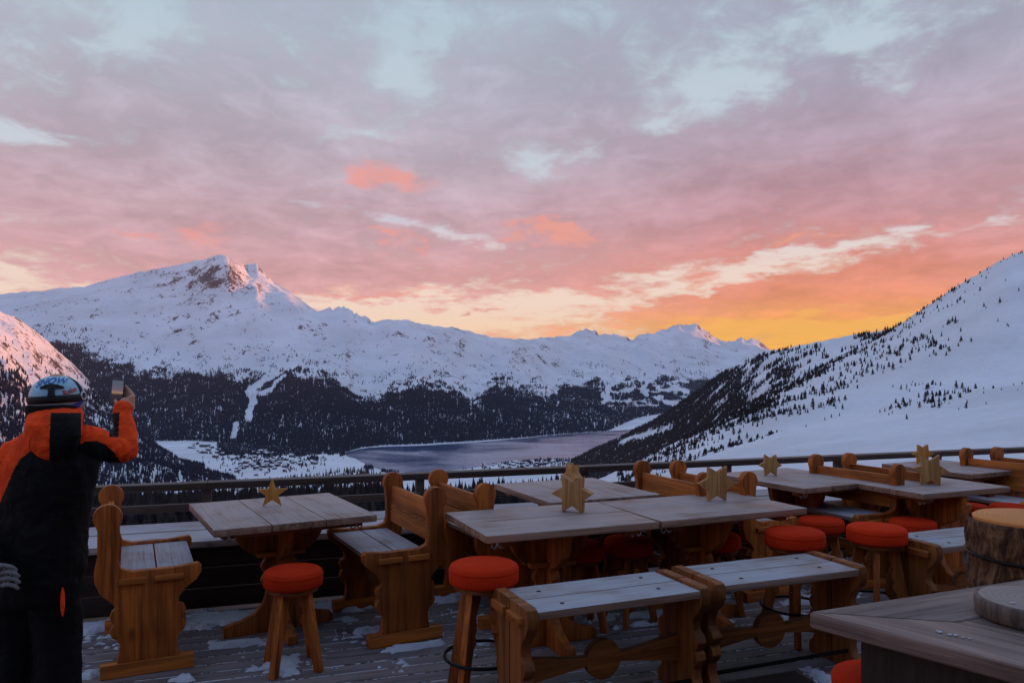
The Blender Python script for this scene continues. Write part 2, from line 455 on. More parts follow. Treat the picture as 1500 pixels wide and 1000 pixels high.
sd = bpy.data.lights.new('sun', 'SUN'); sun = bpy.data.objects.new('sun', sd); COL.objects.link(sun)
sd.energy = 5.0; sd.angle = R(0.5); sd.color = (1.0, 0.34, 0.11)
sun.rotation_euler = (math.pi/2-SUN_EL, 0, math.pi-SUN_AZ)

# ------------------------------------------------------------------ terrain
LAKE_Z = -450.0
def curve(L):
    a = np.array(L, float)
    return lambda p: np.interp(p, a[:, 0], a[:, 1])
class Layer:
    """a hillside surveyed from the deck: columns of bearing, rows of distance; real heights and distances"""
    def __init__(s, name, px, D, Z, mat):
        s.px, s.D, s.Z = px, D, Z
        N, M = D.shape
        X = (px[:, None]-750)/F*D
        V = np.stack([X, D, Z+H], -1).reshape(-1, 3)
        i, j = np.meshgrid(np.arange(N-1), np.arange(M-1), indexing='ij')
        a = (i*M+j).ravel()
        Q = np.stack([a, a+M, a+M+1, a+1], -1)
        if name:
            s.o = np_mesh(name, V, Q, mat); tag(s.o, kind='structure')
    def at(s, pi, tj):
        """pi, tj fractional indices -> X,Y,Z"""
        i = np.clip(pi.astype(int), 0, len(s.px)-2); j = np.clip(tj.astype(int), 0, s.D.shape[1]-2)
        u = pi-i; v = tj-j
        def b(A): return (A[i, j]*(1-u)+A[i+1, j]*u)*(1-v)+(A[i, j+1]*(1-u)+A[i+1, j+1]*u)*v
        p = s.px[i]*(1-u)+s.px[i+1]*u
        d = b(s.D); z = b(s.Z)
        return (p-750)/F*d, d, z+H, p

M_FAR = snowmat('mountain_snow', (0.085, 0.060, 0.062), 0.006, 0.572, nz=(0.56, 0.90), bs=14.0, sw=0.125)
M_SUNNY = snowmat('slope_snow', (0.080, 0.052, 0.050), 0.010, 0.585, nz=(0.50, 0.86), bs=8.0, sw=0.12)
M_HILL = snowmat('hill_snow', (0.055, 0.043, 0.045), 0.022, 0.655, nz=(0.60, 0.95), bs=5.0, sw=0.15)
M_FLOOR = snowmat('valley_snow', (0.1, 0.1, 0.1), 0.01, 9, rock=False, bs=2.0)

# --- the massif across the valley
N, Mv = 900, 300
px = np.concatenate([np.linspace(-900, 1190, 820), np.linspace(1205, 2700, 80)])
ry = curve([(-900, 470), (-300, 452), (0, 433), (60, 427), (130, 420), (165, 409), (200, 399), (230, 394), (260, 388), (290, 382), (304, 379), (318, 376),
            (326, 377), (336, 383), (345, 388), (360, 389), (376, 387), (388, 399), (402, 415), (420, 425), (440, 440), (465, 458), (478, 456),
            (492, 455), (503, 453), (513, 458), (530, 466), (545, 473), (570, 470), (600, 470), (622, 477), (640, 480), (665, 481), (700, 490), (720, 496),
            (770, 498), (800, 496), (830, 494), (848, 488), (858, 484), (868, 488), (880, 490), (900, 494), (925, 498), (940, 491), (958, 489), (972, 486),
            (985, 478), (1000, 476), (1018, 477), (1030, 482), (1042, 491), (1055, 500), (1075, 503), (1085, 498), (1098, 500), (1108, 501), (1118, 508),
            (1130, 514), (1200, 509), (1250, 500), (1300, 490), (1350, 460), (1400, 438), (1750, 446), (1900, 466), (2700, 474)])  # hidden ridge behind the right hill, added and raised to shade the slopes
rd = curve([(-900, 8000), (0, 9000), (325, 9000), (465, 8900), (600, 8600), (750, 9800), (850, 12500), (1000, 14500), (1130, 15500), (1750, 17000)])
fy = curve([(-900, 650), (0, 648), (280, 644), (400, 652), (470, 658), (505, 661), (530, 654), (560, 651), (620, 649), (700, 644), (760, 640), (830, 634),
            (890, 630), (930, 612), (960, 606), (1000, 602), (1130, 598), (1750, 590)])
my = curve([(-900, 540), (0, 520), (200, 540), (300, 548), (400, 545), (480, 550), (520, 575), (560, 575), (620, 562), (680, 572), (700, 578),
            (740, 566), (800, 572), (870, 562), (960, 555), (1010, 563), (1750, 570)])
T = np.linspace(0, 1.28, Mv)
RY, RD, FY = ry(px), rd(px), fy(px)+0.9
FD = -LAKE_Z*F/(FY-HZ)
RZ = (HZ-RY)/F*RD; FZ = np.full(N, LAKE_Z+0.0)
MD = FD+0.47*(RD-FD); MZ = (HZ-my(px))/F*MD
D = np.empty((N, Mv)); Z = np.empty((N, Mv))
for k, t in enumerate(T):
    if t <= 0.47:
        u = t/0.47
        D[:, k] = FD+(MD-FD)*u; Z[:, k] = FZ+(MZ-FZ)*(u**0.92)
    elif t <= 1:
        u = (t-0.47)/0.53
        D[:, k] = MD+(RD-MD)*u; Z[:, k] = MZ+(RZ-MZ)*(0.75*u+0.25*u*u)
    else:
        u = (t-1)/0.28
        D[:, k] = RD+2200*u; Z[:, k] = RZ-1300*u**1.1
TT = np.broadcast_to(T, (N, Mv)); PX = np.broadcast_to(px[:, None], (N, Mv))
ext = np.interp(px, [336, 366, 395, 450], [0, 650, 600, 0])[:, None]*sstep(0.74, 1.0, TT)
k_ = (D+ext)/D; D = D+ext; Z = Z*(1+(k_-1)*sstep(.9, 1.0, TT))
Xw = (PX-750)/F*D
env = sstep(0.0, 0.12, TT)*(1-0.86*sstep(0.82, 1.0, TT)*(1-sstep(1.0, 1.06, TT)))
big = ridged(Xw/1500+0.13*D/1000, D/2100, 5, 3)
gul = ridged(PX/46.0+0.6*fbm(PX/90, TT*4, 2, 5), TT*1.1, 3, 21)
low = (1-sstep(0.42, 0.62, TT))
Z = Z+env*(big*105*(0.55+0.75*sstep(0.5, 0.9, TT))+gul*55*low*sstep(0.03, 0.2, TT)+fbm(Xw/240, D/240, 5, 9)*26+ridged(Xw/420, D/420, 4, 31)*26)
# jagged crests
jag = np.interp(px, [440, 470, 480, 545, 560, 835, 850, 910, 930, 960, 1060, 1075, 1115, 1130], [0, 0, 1, 1, 0.1, 0.2, 1, 1, 0.4, 0.5, 0.4, 1, 1, 0])
crest = (np.exp(-((TT-1)/0.035)**2))
Z = Z+crest*(jag[:, None]*((ridged(PX/13.0, PX*0+3.3, 4, 41, 0.6)-0.15)*0.5)*RD[:, None]/F*17.0+fbm(PX/14.0, PX*0+1.3, 4, 44)*RD[:, None]/F*2.6+fbm(PX/4.5, PX*0+5.3, 2, 46)*RD[:, None]/F*1.2*np.interp(px, [300, 330, 400, 440, 850, 1130], [.3, 1, 1, .3, 1, 1])[:, None])
# summit spur: an arete that comes forward and down to the right of the top, and the shoulder below it
def spur(p0, t0, p1, t1, w_l, w_r, amp):
    tt = np.clip((t0-TT)/(t0-t1), 0, 1)
    c = p0+(p1-p0)*tt+7*fbm(TT*22, TT*0+2.0, 3, 77)
    dx = PX-c
    k = np.where(dx < 0, np.exp(-(dx/w_l)**2), np.clip(1-dx/w_r, 0, 1))
    w = sstep(t1-0.05, t1+0.06, TT)*(1-sstep(t0-0.07, t0+0.0, TT))
    return amp*k*w
Z = Z+spur(318, 1.0, 352, 0.84, 60, 40, 165)+spur(392, 1.0, 440, 0.80, 34, 60, 90)
Z = Z+spur(200, 0.96, 150, 0.6, 120, 90, 60)+spur(640, 0.95, 600, 0.6, 120, 90, 60)
A = Layer('mountain_range', px, D, Z, M_FAR)

# --- the nearer slope on the left that still catches the sun
Nb, Mb = 420, 240
pb = np.linspace(-900, 420, Nb)
bry = curve([(-900, 240), (-300, 345), (-120, 408), (0, 458), (22, 466), (45, 481), (70, 502), (92, 522), (112, 540), (128, 556), (150, 580), (180, 612),
             (220, 650), (260, 684), (300, 705), (420, 740)])
brd = curve([(-900, 1700), (-300, 2700), (0, 3700), (60, 4000), (130, 4300), (220, 4300), (300, 4100), (420, 3900)])
bfd = curve([(-900, 900), (-300, 1300), (0, 1900), (130, 2300), (300, 2600), (420, 2700)])
bfy = curve([(-900, 720), (0, 712), (150, 712), (300, 722), (420, 745)])
tb = np.linspace(0, 1.35, Mb)
rz_, rd_, fd_ = (HZ-bry(pb))/F*brd(pb), brd(pb), bfd(pb)
fz_ = (HZ-bfy(pb))/F*fd_
Db = np.empty((Nb, Mb)); Zb = np.empty((Nb, Mb))
for k, t in enumerate(tb):
    if t <= 1: Db[:, k] = fd_+(rd_-fd_)*t; Zb[:, k] = fz_+(rz_-fz_)*(0.72*t+0.28*t*t)
    else:
        u = (t-1)/0.35; Db[:, k] = rd_+700*u; Zb[:, k] = rz_-650*u
TB = np.broadcast_to(tb, (Nb, Mb)); PB = np.broadcast_to(pb[:, None], (Nb, Mb)); XB = (PB-750)/F*Db
eb = sstep(0, .15, TB)*(1-0.8*sstep(.8, 1., TB)*(1-sstep(1, 1.1, TB)))
Zb = Zb+eb*(ridged(XB/420, Db/520, 5, 61)*52+fbm(XB/110, Db/110, 4, 63)*18+ridged(PB/44+TB*3.0, TB*2.4, 4, 66)*20)
Zb = Zb+np.exp(-((TB-1)/.04)**2)*fbm(PB/11, PB*0, 4, 69)*9
B = Layer('sunlit_slope', pb, Db, Zb, M_SUNNY)

# --- the wooded hill on the right behind the open slope
Nc, Mc = 420, 160
pc = np.linspace(800, 1900, Nc)
cry = curve([(800, 700), (830, 678), (850, 668), (880, 654), (900, 645), (930, 630), (960, 615), (1000, 590), (1040, 560), (1062, 545), (1080, 535), (1105, 525), (1130, 517),
             (1165, 507), (1200, 500), (1250, 490), (1300, 484), (1400, 446), (1500, 405), (1900, 260)])
crd = curve([(800, 4100), (850, 3950), (1000, 3300), (1130, 2800), (1300, 2500), (1500, 2700), (1900, 3300)])
cfd = curve([(800, 3300), (850, 3100), (1000, 2500), (1130, 1750), (1300, 1400), (1500, 1600), (1900, 2200)])
cfy = curve([(800, 720), (850, 712), (950, 690), (1000, 668), (1100, 622), (1200, 575), (1300, 540), (1500, 480), (1900, 350)])
tcx = np.linspace(0, 1.4, Mc)
rz2, rd2, fd2 = (HZ-cry(pc))/F*crd(pc), crd(pc), cfd(pc); fz2 = (HZ-cfy(pc))/F*fd2
Dc = np.empty((Nc, Mc)); Zc = np.empty((Nc, Mc))
for k, t in enumerate(tcx):
    if t <= 1: Dc[:, k] = fd2+(rd2-fd2)*t; Zc[:, k] = fz2+(rz2-fz2)*(0.8*t+0.2*t*t)
    else:
        u = (t-1)/0.4; Dc[:, k] = rd2+900*u; Zc[:, k] = np.maximum(rz2-420*u, LAKE_Z-40)
TC = np.broadcast_to(tcx, (Nc, Mc)); PC = np.broadcast_to(pc[:, None], (Nc, Mc)); XC = (PC-750)/F*Dc
ec = sstep(0, .1, TC)*(1-.85*sstep(.8, 1., TC)*(1-sstep(1, 1.1, TC)))
Zc = Zc+ec*(ridged(XC/300, Dc/340, 5, 81)*22+fbm(XC/70, Dc/70, 4, 83)*6)+np.exp(-((TC-1)/.05)**2)*fbm(PC/12, PC*0, 4, 84)*5
C = Layer('wooded_hill', pc, Dc, Zc, M_HILL)

# --- the hillside the deck stands on: open snow rising to the right, woods falling to the left
Nn, Mn = 760, 330
pn = np.linspace(-1500, 3200, Nn)
dn = np.concatenate([[2.5, 7.0], np.geomspace(12, 3600, Mn-2)])
edge_d = curve([(-1500, 2000), (-200, 2000), (300, 2250), (440, 2000), (500, 1900), (560, 1700), (640, 1500), (760, 1250), (900, 1050), (1000, 1000), (1150, 1050), (1300, 1150), (1400, 1300), (1500, 1400), (1900, 1500), (3200, 1600)])
edge_y = curve([(-1500, 735), (0, 722), (200, 716), (300, 709), (400, 703), (440, 699), (470, 694), (505, 689), (535, 688), (560, 698), (600, 722), (700, 735), (800, 715), (880, 700),
                (950, 667), (1000, 642), (1050, 616), (1100, 589), (1150, 563), (1200, 538), (1250, 513), (1300, 488), (1325, 472), (1350, 455), (1375, 438), (1400, 421), (1425, 406), (1450, 392), (1470, 380), (1482, 374), (1500, 371), (1540, 355), (1900, 150), (3200, -300)])
# rows of the photo seen at given distances
colp = [-1500, 0, 300, 560, 800, 950, 1050, 1150, 1300, 1500, 1900, 3200]
sd_ = [2.5, 12, 30, 100, 300, 600]
rows = {-1500: [4000, 1900, 1350, 920, 800, 755], 0: [4000, 1700, 1250, 900, 790, 752], 300: [4000, 1600, 1200, 880, 785, 745], 560: [4000, 1500, 1050, 850, 775, 745],
        800: [4000, 1400, 950, 820, 760, 735], 950: [4000, 1200, 840, 745, 712, 694], 1050: [4000, 1000, 760, 705, 684, 661], 1150: [4000, 920, 740, 688, 664, 628],
        1300: [4000, 860, 720, 676, 640, 595], 1500: [4000, 800, 705, 660, 618, 560], 1900: [4000, 720, 640, 590, 540, 440], 3200: [4000, 560, 480, 400, 300, 150]}
rowt = np.array([rows[c] for c in colp], float)
Dn = np.broadcast_to(dn, (Nn, Mn)).copy(); Zn = np.empty((Nn, Mn))
ed, ey = edge_d(pn), edge_y(pn)
for i, p in enumerate(pn):
    ys = [np.interp(p, colp, rowt[:, k]) for k in range(6)]
    zs = [(HZ-y)/F*d for y, d in zip(ys, sd_)]
    xs = list(np.log(sd_)) + [math.log(ed[i])]; zs = zs+[(HZ-ey[i])/F*ed[i]]
    zl = np.interp(np.log(np.minimum(dn, ed[i])), xs, zs)
    over = np.maximum(dn-ed[i], 0)
    Zn[i] = np.maximum(zl-over*0.55, LAKE_Z-60)
# smooth the rows a little across bearings
for _ in range(3): Zn[1:-1] = (Zn[:-2]+2*Zn[1:-1]+Zn[2:])/4
PN = np.broadcast_to(pn[:, None], (Nn, Mn)); XN = (PN-750)/F*Dn
edn = np.abs(np.log(Dn/ed[:, None]))
en = sstep(20, 220, Dn)*(0.12+0.88*sstep(0, .35, edn))
Zn = Zn+en*(fbm(XN/170, Dn/170, 5, 91)*9*sstep(60, 500, Dn)+ridged(XN/90, Dn/90, 3, 95)*2.2+fbm(XN/30, Dn/30, 4, 96)*1.3+ridged(XN/55+Dn/200, Dn/130, 3, 97)*1.6)
crag = np.interp(PN, [1290, 1330, 1420, 1900], [0, 1, 0.7, 1])*np.exp(-(edn/.12)**2)
Zn = Zn+crag*(ridged(PN/16, Dn/60, 3, 98)*5+fbm(PN/7, Dn/40, 3, 99)*3)
HN = Layer('hillside', pn, Dn, Zn, M_HILL)
o = np_mesh('ground', [(-400, -400, -5.2), (400, -400, -5.2), (400, 3.2, -5.2), (-400, 3.2, -5.2)], np.array([[0, 1, 2, 3]]), M_FLOOR); tag(o, kind='structure')

# --- valley floor and lake
def flat(p, y, z=LAKE_Z):
    d = -z*F/(np.asarray(y, float)-HZ); return (np.asarray(p, float)-750)/F*d, d
vx = np.linspace(-7000, 9000, 160); vy = np.linspace(1500, 12000, 160)
VX, VY = np.meshgrid(vx, vy, indexing='ij')
VZ = LAKE_Z-1.6+H+0*VX
i, j = np.meshgrid(np.arange(159), np.arange(159), indexing='ij'); a = (i*160+j).ravel()
o = np_mesh('valley_floor', np.stack([VX, VY, VZ], -1).reshape(-1, 3), np.stack([a, a+160, a+161, a+1], -1), M_FLOOR); tag(o, kind='structure')
shore = [(504, 663), (512, 660.5), (528, 657), (540, 655.3), (560, 653.8), (590, 652.8), (620, 652), (660, 649.5), (700, 647), (740, 643.5), (770, 641), (800, 638), (830, 635.4),
         (860, 633.3), (890, 631), (915, 629), (940, 627.5), (980, 627), (980, 640), (930, 655), (880, 668), (845, 671), (815, 671.5), (790, 672.5), (765, 675), (740, 677.5),
         (715, 681), (690, 684.5), (660, 688.5), (635, 691), (610, 692), (590, 690.5), (577, 691), (560, 688), (548, 684), (538, 680.5), (528, 675), (520, 670.5), (508, 667.5)]
pts = []
for k in range(len(shore)):
    (a0, b0), (a1, b1) = shore[k], shore[(k+1) % len(shore)]
    n = max(2, int(abs(a1-a0)/4))
    for q in range(n):
        pts.append((a0+(a1-a0)*q/n, b0+(b1-b0)*q/n))
pts = np.array(pts); lx, ly = flat(pts[:, 0], pts[:, 1])
wob = fbm(lx/70, ly/70, 4, 5)*10; lx = lx+wob; ly = ly+fbm(lx/90+7, ly/90, 4, 8)*14
bm = bmesh.new(); fv = [bm.verts.new((x, y, LAKE_Z+H-0.6)) for x, y in zip(lx, ly)]; bm.faces.new(fv)
bmesh.ops.triangulate(bm, faces=bm.faces)
bmesh.ops.recalc_face_normals(bm, faces=bm.faces)
me = bpy.data.meshes.new('lake'); bm.to_mesh(me); bm.free()
m, nt, b = newmat('lake_water')
ge = nt.nodes.new('ShaderNodeNewGeometry')
v = mapping(nt, ge.outputs['Position'], scale=(0.0016, 0.0022, 1))
n1 = noise(nt, v, 1.0, 5, 0.55, 0.6)
b.inputs['Base Color'].default_value = (0.030, 0.036, 0.070, 1)
c = ramp(nt, n1, [(0.40, (0.045, 0.080, 0.18)), (0.60, (0.25, 0.28, 0.38))]); nt.links.new(c, b.inputs['Base Color'])
r_ = ramp(nt, n1, [(0.40, (0.12,)*3), (0.6, (0.30,)*3)]); nt.links.new(r_, b.inputs['Roughness'])
b.inputs['IOR'].default_value = 1.4
me.materials.append(m)
lake = bpy.data.objects.new('lake', me); COL.objects.link(lake); tag(lake, kind='structure')

# ------------------------------------------------------------------ trees
def leafmat(name, c0, c1, sc):
    m, nt, b = newmat(name)
    ge = nt.nodes.new('ShaderNodeNewGeometry')
    n = noise(nt, ge.outputs['Position'], sc, 3, 0.6)
    f = E(ge.outputs['Random Per Island'])*0.6+E(n)*0.5-0.05
    c = mix(nt, f, c0, c1)
    nt.links.new(c, b.inputs['Base Color']); b.inputs['Roughness'].default_value = 0.9; b.inputs['Specular IOR Level'].default_value = 0.1
    return m
M_TREEFAR = leafmat('far_conifer', (0.006, 0.007, 0.020), (0.023, 0.022, 0.046), 0.02)  # blue of the distance haze is put into the colour of these trees
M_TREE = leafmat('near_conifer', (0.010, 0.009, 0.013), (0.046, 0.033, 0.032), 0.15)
def cones(X, Y, Zz, h, w, sides=4, tiers=1):
    n = len(X); th = RNG.uniform(0, 6.28, n)
    Vs = []; Fs = []
    base = 0
    for q in range(tiers):
        z0 = Zz-0.06*h if q == 0 else Zz+h*(0.30+0.26*(q-1)); z1 = Zz+h*(1.0 if q == tiers-1 else 0.52+0.24*q)
        wr = w*(1.0-0.27*q)
        ring = []
        for k in range(sides):
            a = th+2*np.pi*k/sides+0.5*q
            jj = RNG.uniform(0.65, 1.25, n)
            ring.append(np.stack([X+np.cos(a)*wr*jj, Y+np.sin(a)*wr*jj, z0+RNG.uniform(-.04, .08, n)*h], -1))
        lean = RNG.normal(0, 0.03, (n, 2))*h[:, None]
        ring.append(np.stack([X+lean[:, 0], Y+lean[:, 1], z1], -1))
        V = np.stack(ring, 1).reshape(-1, 3); Vs.append(V)
        ofs = base+np.arange(n)*(sides+1)
        for k in range(sides):
            Fs.append(np.stack([ofs+k, ofs+(k+1) % sides, ofs+sides], -1))
        base += n*(sides+1)
    return np.concatenate(Vs), np.concatenate(Fs)

# far woods on the massif
n = 420000
p_i = np.interp(RNG.uniform(-160, 1120, n), px, np.arange(N)); t_j = RNG.uniform(0, 0.66*(Mv-1)/1.28, n)
X, Y, Zt, P = A.at(p_i, t_j)
Yp = HZ-(Zt-H)/Y*F
tree_y = np.interp(P, [-900, 0, 60, 110, 140, 200, 250, 300, 350, 400, 440, 480, 510, 530, 560, 590, 620, 640, 665, 690, 705, 722, 740, 770, 800, 840, 870, 910, 950, 1010, 1100],
                   [500, 498, 498, 503, 522, 542, 548, 546, 552, 547, 545, 548, 575, 588, 582, 566, 560, 568, 574, 590, 584, 560, 562, 574, 582, 566, 560, 562, 556, 552, 556])
alt = (Yp-tree_y)+fbm(P/26, Yp/14, 4, 101)*22+fbm(P/6, Yp/9, 2, 107)*7
dens = sstep(-5, 13, alt)
dens = np.maximum(dens, 0.10*sstep(-45, -5, alt)*(fbm(P/22, Yp/12, 3, 108) > 0.12))
strip = fbm(P/3.2, Yp/26+P/60, 3, 104)+0.5*fbm(P/30, Yp/18, 3, 112)
dens = dens*(1-0.80*sstep(0.16, 0.42, strip))
# the ski runs cut through the woods
def run(L, w):
    L = np.array(L, float); d = np.full(len(P), 1e9)
    for (a0, b0), (a1, b1) in zip(L[:-1], L[1:]):
        vx_, vy_ = a1-a0, b1-b0; q = np.clip(((P-a0)*vx_+(Yp-b0)*vy_)/(vx_*vx_+vy_*vy_), 0, 1)
        d = np.minimum(d, np.hypot(P-a0-q*vx_, Yp-b0-q*vy_))
    return d < w+2.5*fbm(P/8, Yp/8, 2, 120)
cut = run([(404, 548), (388, 556), (376, 566), (364, 574)], 6)|run([(364, 574), (372, 588), (366, 602), (364, 612)], 6)|run([(364, 574), (384, 577), (396, 572)], 5)|run([(396, 572), (404, 560), (418, 551)], 3)|run([(345, 622), (342, 640)], 4.5)|run([(952, 556), (940, 572)], 3)
hollow = (P > 880) & (P < 1010) & (Yp < 596) & (fbm(P/20, Yp/9, 3, 131) > 0.0)
keep = (RNG.uniform(0, 1, n) < dens) & ~cut & ~hollow & (Yp < 668)
X, Y, Zt, P = X[keep], Y[keep], Zt[keep], P[keep]
h = RNG.uniform(13, 24, len(X))*(1+0.25*(Y > 7500)); V, Fc = cones(X, Y, Zt, h, h*RNG.uniform(.16, .26, len(X)), 4, 1)
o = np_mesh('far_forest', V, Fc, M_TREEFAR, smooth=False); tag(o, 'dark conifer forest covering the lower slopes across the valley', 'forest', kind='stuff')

# woods on the left slope
n = 60000
p_i = RNG.uniform(0, Nb-1.001, n); t_j = RNG.uniform(0, (Mb-1)/1.35*1.02, n)
X, Y, Zt, P = B.at(p_i, t_j); Yp = HZ-(Zt-H)/Y*F
ty = np.interp(P, [-900, -60, 0, 30, 60, 90, 115, 135, 200], [560, 530, 532, 548, 572, 590, 578, 566, 560])
alt = Yp-ty+fbm(P/16, Yp/14, 3, 141)*16
strip = fbm(P/7, Yp/30, 3, 144)+0.5*fbm(P/30, Yp/30, 3, 145)
dens = sstep(-6, 10, alt)*(1-0.85*sstep(0.22, 0.42, strip)); dens = np.maximum(dens, 0.03*(alt > -40))
keep = RNG.uniform(0, 1, n) < dens
X, Y, Zt = X[keep], Y[keep], Zt[keep]
h = RNG.uniform(13, 24, len(X)); V, Fc = cones(X, Y, Zt, h, h*RNG.uniform(.15, .24, len(X)), 5, 2)
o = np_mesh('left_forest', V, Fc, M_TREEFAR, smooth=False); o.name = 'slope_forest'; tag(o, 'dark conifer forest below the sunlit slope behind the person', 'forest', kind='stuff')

# woods below the deck on the left, and on the edge above the village
n = 60000
p_i = RNG.uniform(0, Nn-1.001, n); t_j = np.interp(RNG.uniform(math.log(240), math.log(2150), n), np.log(dn), np.arange(Mn))
X, Y, Zt, P = HN.at(p_i, t_j); Yp = HZ-(Zt-H)/Y*F
lim = np.interp(P, [-1500, 480, 540, 575, 640, 900, 960, 1000], [1, 1, 1, .8, .35, .5, .8, 1])
edl = np.interp(P, pn, ed)
keep = (RNG.uniform(0, 1, n) < lim) & (P < 860) & (Y < edl+60) & (fbm(X/60, Y/60, 3, 151) < 0.30)
X, Y, Zt = X[keep], Y[keep], Zt[keep]
h = RNG.uniform(10, 17, len(X)); V, Fc = cones(X, Y, Zt, h, h*RNG.uniform(.15, .22, len(X)), 6, 3)
o = np_mesh('forest', V, Fc, M_TREE, smooth=False); tag(o, 'dark conifer wood falling away below the deck railing', 'forest', kind='stuff')

# woods on the right hill
n = 60000
p_i = np.interp(RNG.uniform(800, 1400, n), pc, np.arange(Nc)); t_j = RNG.uniform(0, (Mc-1)/1.4*1.04, n)
X, Y, Zt, P = C.at(p_i, t_j); Yp = HZ-(Zt-H)/Y*F
dd = np.interp(P, [800, 980, 1020, 1060, 1120, 1180, 1240, 1300, 1900], [1, 1, .95, .75, .45, .25, .22, .4, .3])
nn = fbm(X/90, Y/90, 4, 161)
clear = (np.abs(Yp-642-(P-930)*-0.30) < 4.5) & (P > 905) & (P < 985) & (nn > -.2)
dens = np.where(dd > .9, 1-0.9*(nn > .36), dd*sstep(0.05, .3, nn+(dd-.3)*.55)*1.3)
dens = dens*np.where(t_j > .86*(Mc-1)/1.4, np.interp(P, [1100, 1200], [1, .15]), 1)
keep = (RNG.uniform(0, 1, n) < dens*0.8) & ~clear
X, Y, Zt = X[keep], Y[keep], Zt[keep]
h = RNG.uniform(9, 17, len(X)); V, Fc = cones(X, Y, Zt, h, h*RNG.uniform(.16, .24, len(X)), 5, 2)
hillV = [(V, Fc)]

# single trees on the open slope, a belt of them along the fold
cand = []
n = 60000
p_i = np.interp(RNG.uniform(905, 1640, n), pn, np.arange(Nn)); Yrow = RNG.uniform(190, 1450, n)
t_j = np.interp(np.log(Yrow), np.log(dn), np.arange(Mn))
X, Y, Zt, P = HN.at(p_i, t_j); Yp = HZ-(Zt-H)/Y*F
edl = np.interp(P, pn, ed); eyl = np.interp(P, pn, ey)
below = Yp-eyl                                  # rows below the skyline of the slope
belt = np.interp(P, [905, 1000, 1080, 1150, 1250, 1330, 1420, 1500, 1640], [70, 48, 44, 34, 22, 15, 8, 4, 4])
cl = fbm(X/45, Y/90, 4, 171)
dens = 1.0*np.exp(-(below/belt)**2)*sstep(-.25, .15, cl)
dens = np.maximum(dens, 0.75*sstep(0.02, .3, cl)*np.exp(-((below-60)/70)**2)*np.interp(P, [905, 1000, 1180, 1300, 1400, 1640], [1, 1, .8, .35, .25, .1]))
dens = np.maximum(dens, 0.05*sstep(.1, .3, cl))
dens = np.maximum(dens, 0.5*np.exp(-((P-1290)/190)**2-((Yp-590-(P-1290)*-0.08)/17)**2)*(cl > .0))
dens = np.maximum(dens, 0.6*np.exp(-((P-1350)/45)**2-((Yp-508)/14)**2)*(cl > -.1))
dens = dens*np.where(below < 18, np.interp(P, [1225, 1265, 1375, 1425], [1, .5, .5, .2]), 1)
dens = dens*np.where(Yp > 600+np.maximum(0, (1180-P))*0.25, 0.25, 1)
keep = (RNG.uniform(0, 1, n) < dens*np.interp(P, [905, 1050, 1150, 1300, 1640], [.95, .75, .55, .34, .16])) & (Y < edl+25) & (Y > 360)
X, Y, Zt, P = X[keep], Y[keep], Zt[keep], P[keep]
h = RNG.uniform(2.4, 7.0, len(X))*np.interp(Y, [360, 700, 1100], [.42, .85, 1.0])
vis = (P > 890) & (P < 1520)
size = np.where(vis, h/Y, 0); order = np.argsort(-size); one = order[:300]; rest = order[300:]
V, Fc = cones(X[rest], Y[rest], Zt[rest], h[rest], h[rest]*RNG.uniform(.2, .3, len(rest)), 6, 3); hillV.append((V, Fc))
allV = []; allF = []; bs = 0
for V, Fc in hillV: allV.append(V); allF.append(Fc+bs); bs += len(V)
o = np_mesh('hill_forest', np.concatenate(allV), np.concatenate(allF), M_TREE, smooth=False); tag(o, 'dark conifer forest spreading over the hill at right', 'forest', kind='stuff')
def conifer_mesh(seed, bushy):
    rnd = random.Random(seed); mb = MB()
    mb.tube([(0, 0, -0.1), (0.01, 0, 0.5), (0, 0.01, 0.97)], [0.022, 0.014, 0.004], 5)
    for k in range(70):
        f = rnd.random()**0.8; z = 0.10+0.86*f
        rr = (0.05+0.24*(1-f)**(0.6 if bushy else 0.95))*rnd.uniform(.55, 1.15)
        a = rnd.uniform(0, 6.283); s = 0.05+0.07*(1-f)
        c = Vector((math.cos(a)*rr, math.sin(a)*rr, z-rr*0.35)); b0 = Vector((0, 0, z+0.03))
        t = Vector((-math.sin(a), math.cos(a), 0))
        mb.add([b0, c+t*s, c+Vector((0, 0, -0.05))+(c-b0)*0.15, c-t*s], [(0, 1, 2), (0, 2, 3)])
    return mb
protos = []
for s in range(4):
    o = conifer_mesh(s, s % 2).obj('conifer', M_TREE, smooth=False); protos.append(o)
for q, k in enumerate(one):
    o = protos[q] if q < 4 else protos[q % 4].copy()
    if q >= 4: COL.objects.link(o)
    o.location = (X[k], Y[k], Zt[k]); hh = h[k]; ww = hh*random.uniform(.85, 1.35); o.scale = (ww, ww, hh); o.rotation_euler = (0, 0, random.uniform(0, 6.28))
    tag(o, 'dark little conifer standing in snow on the open slope at right', 'tree', 'conifers on the open snow slope')

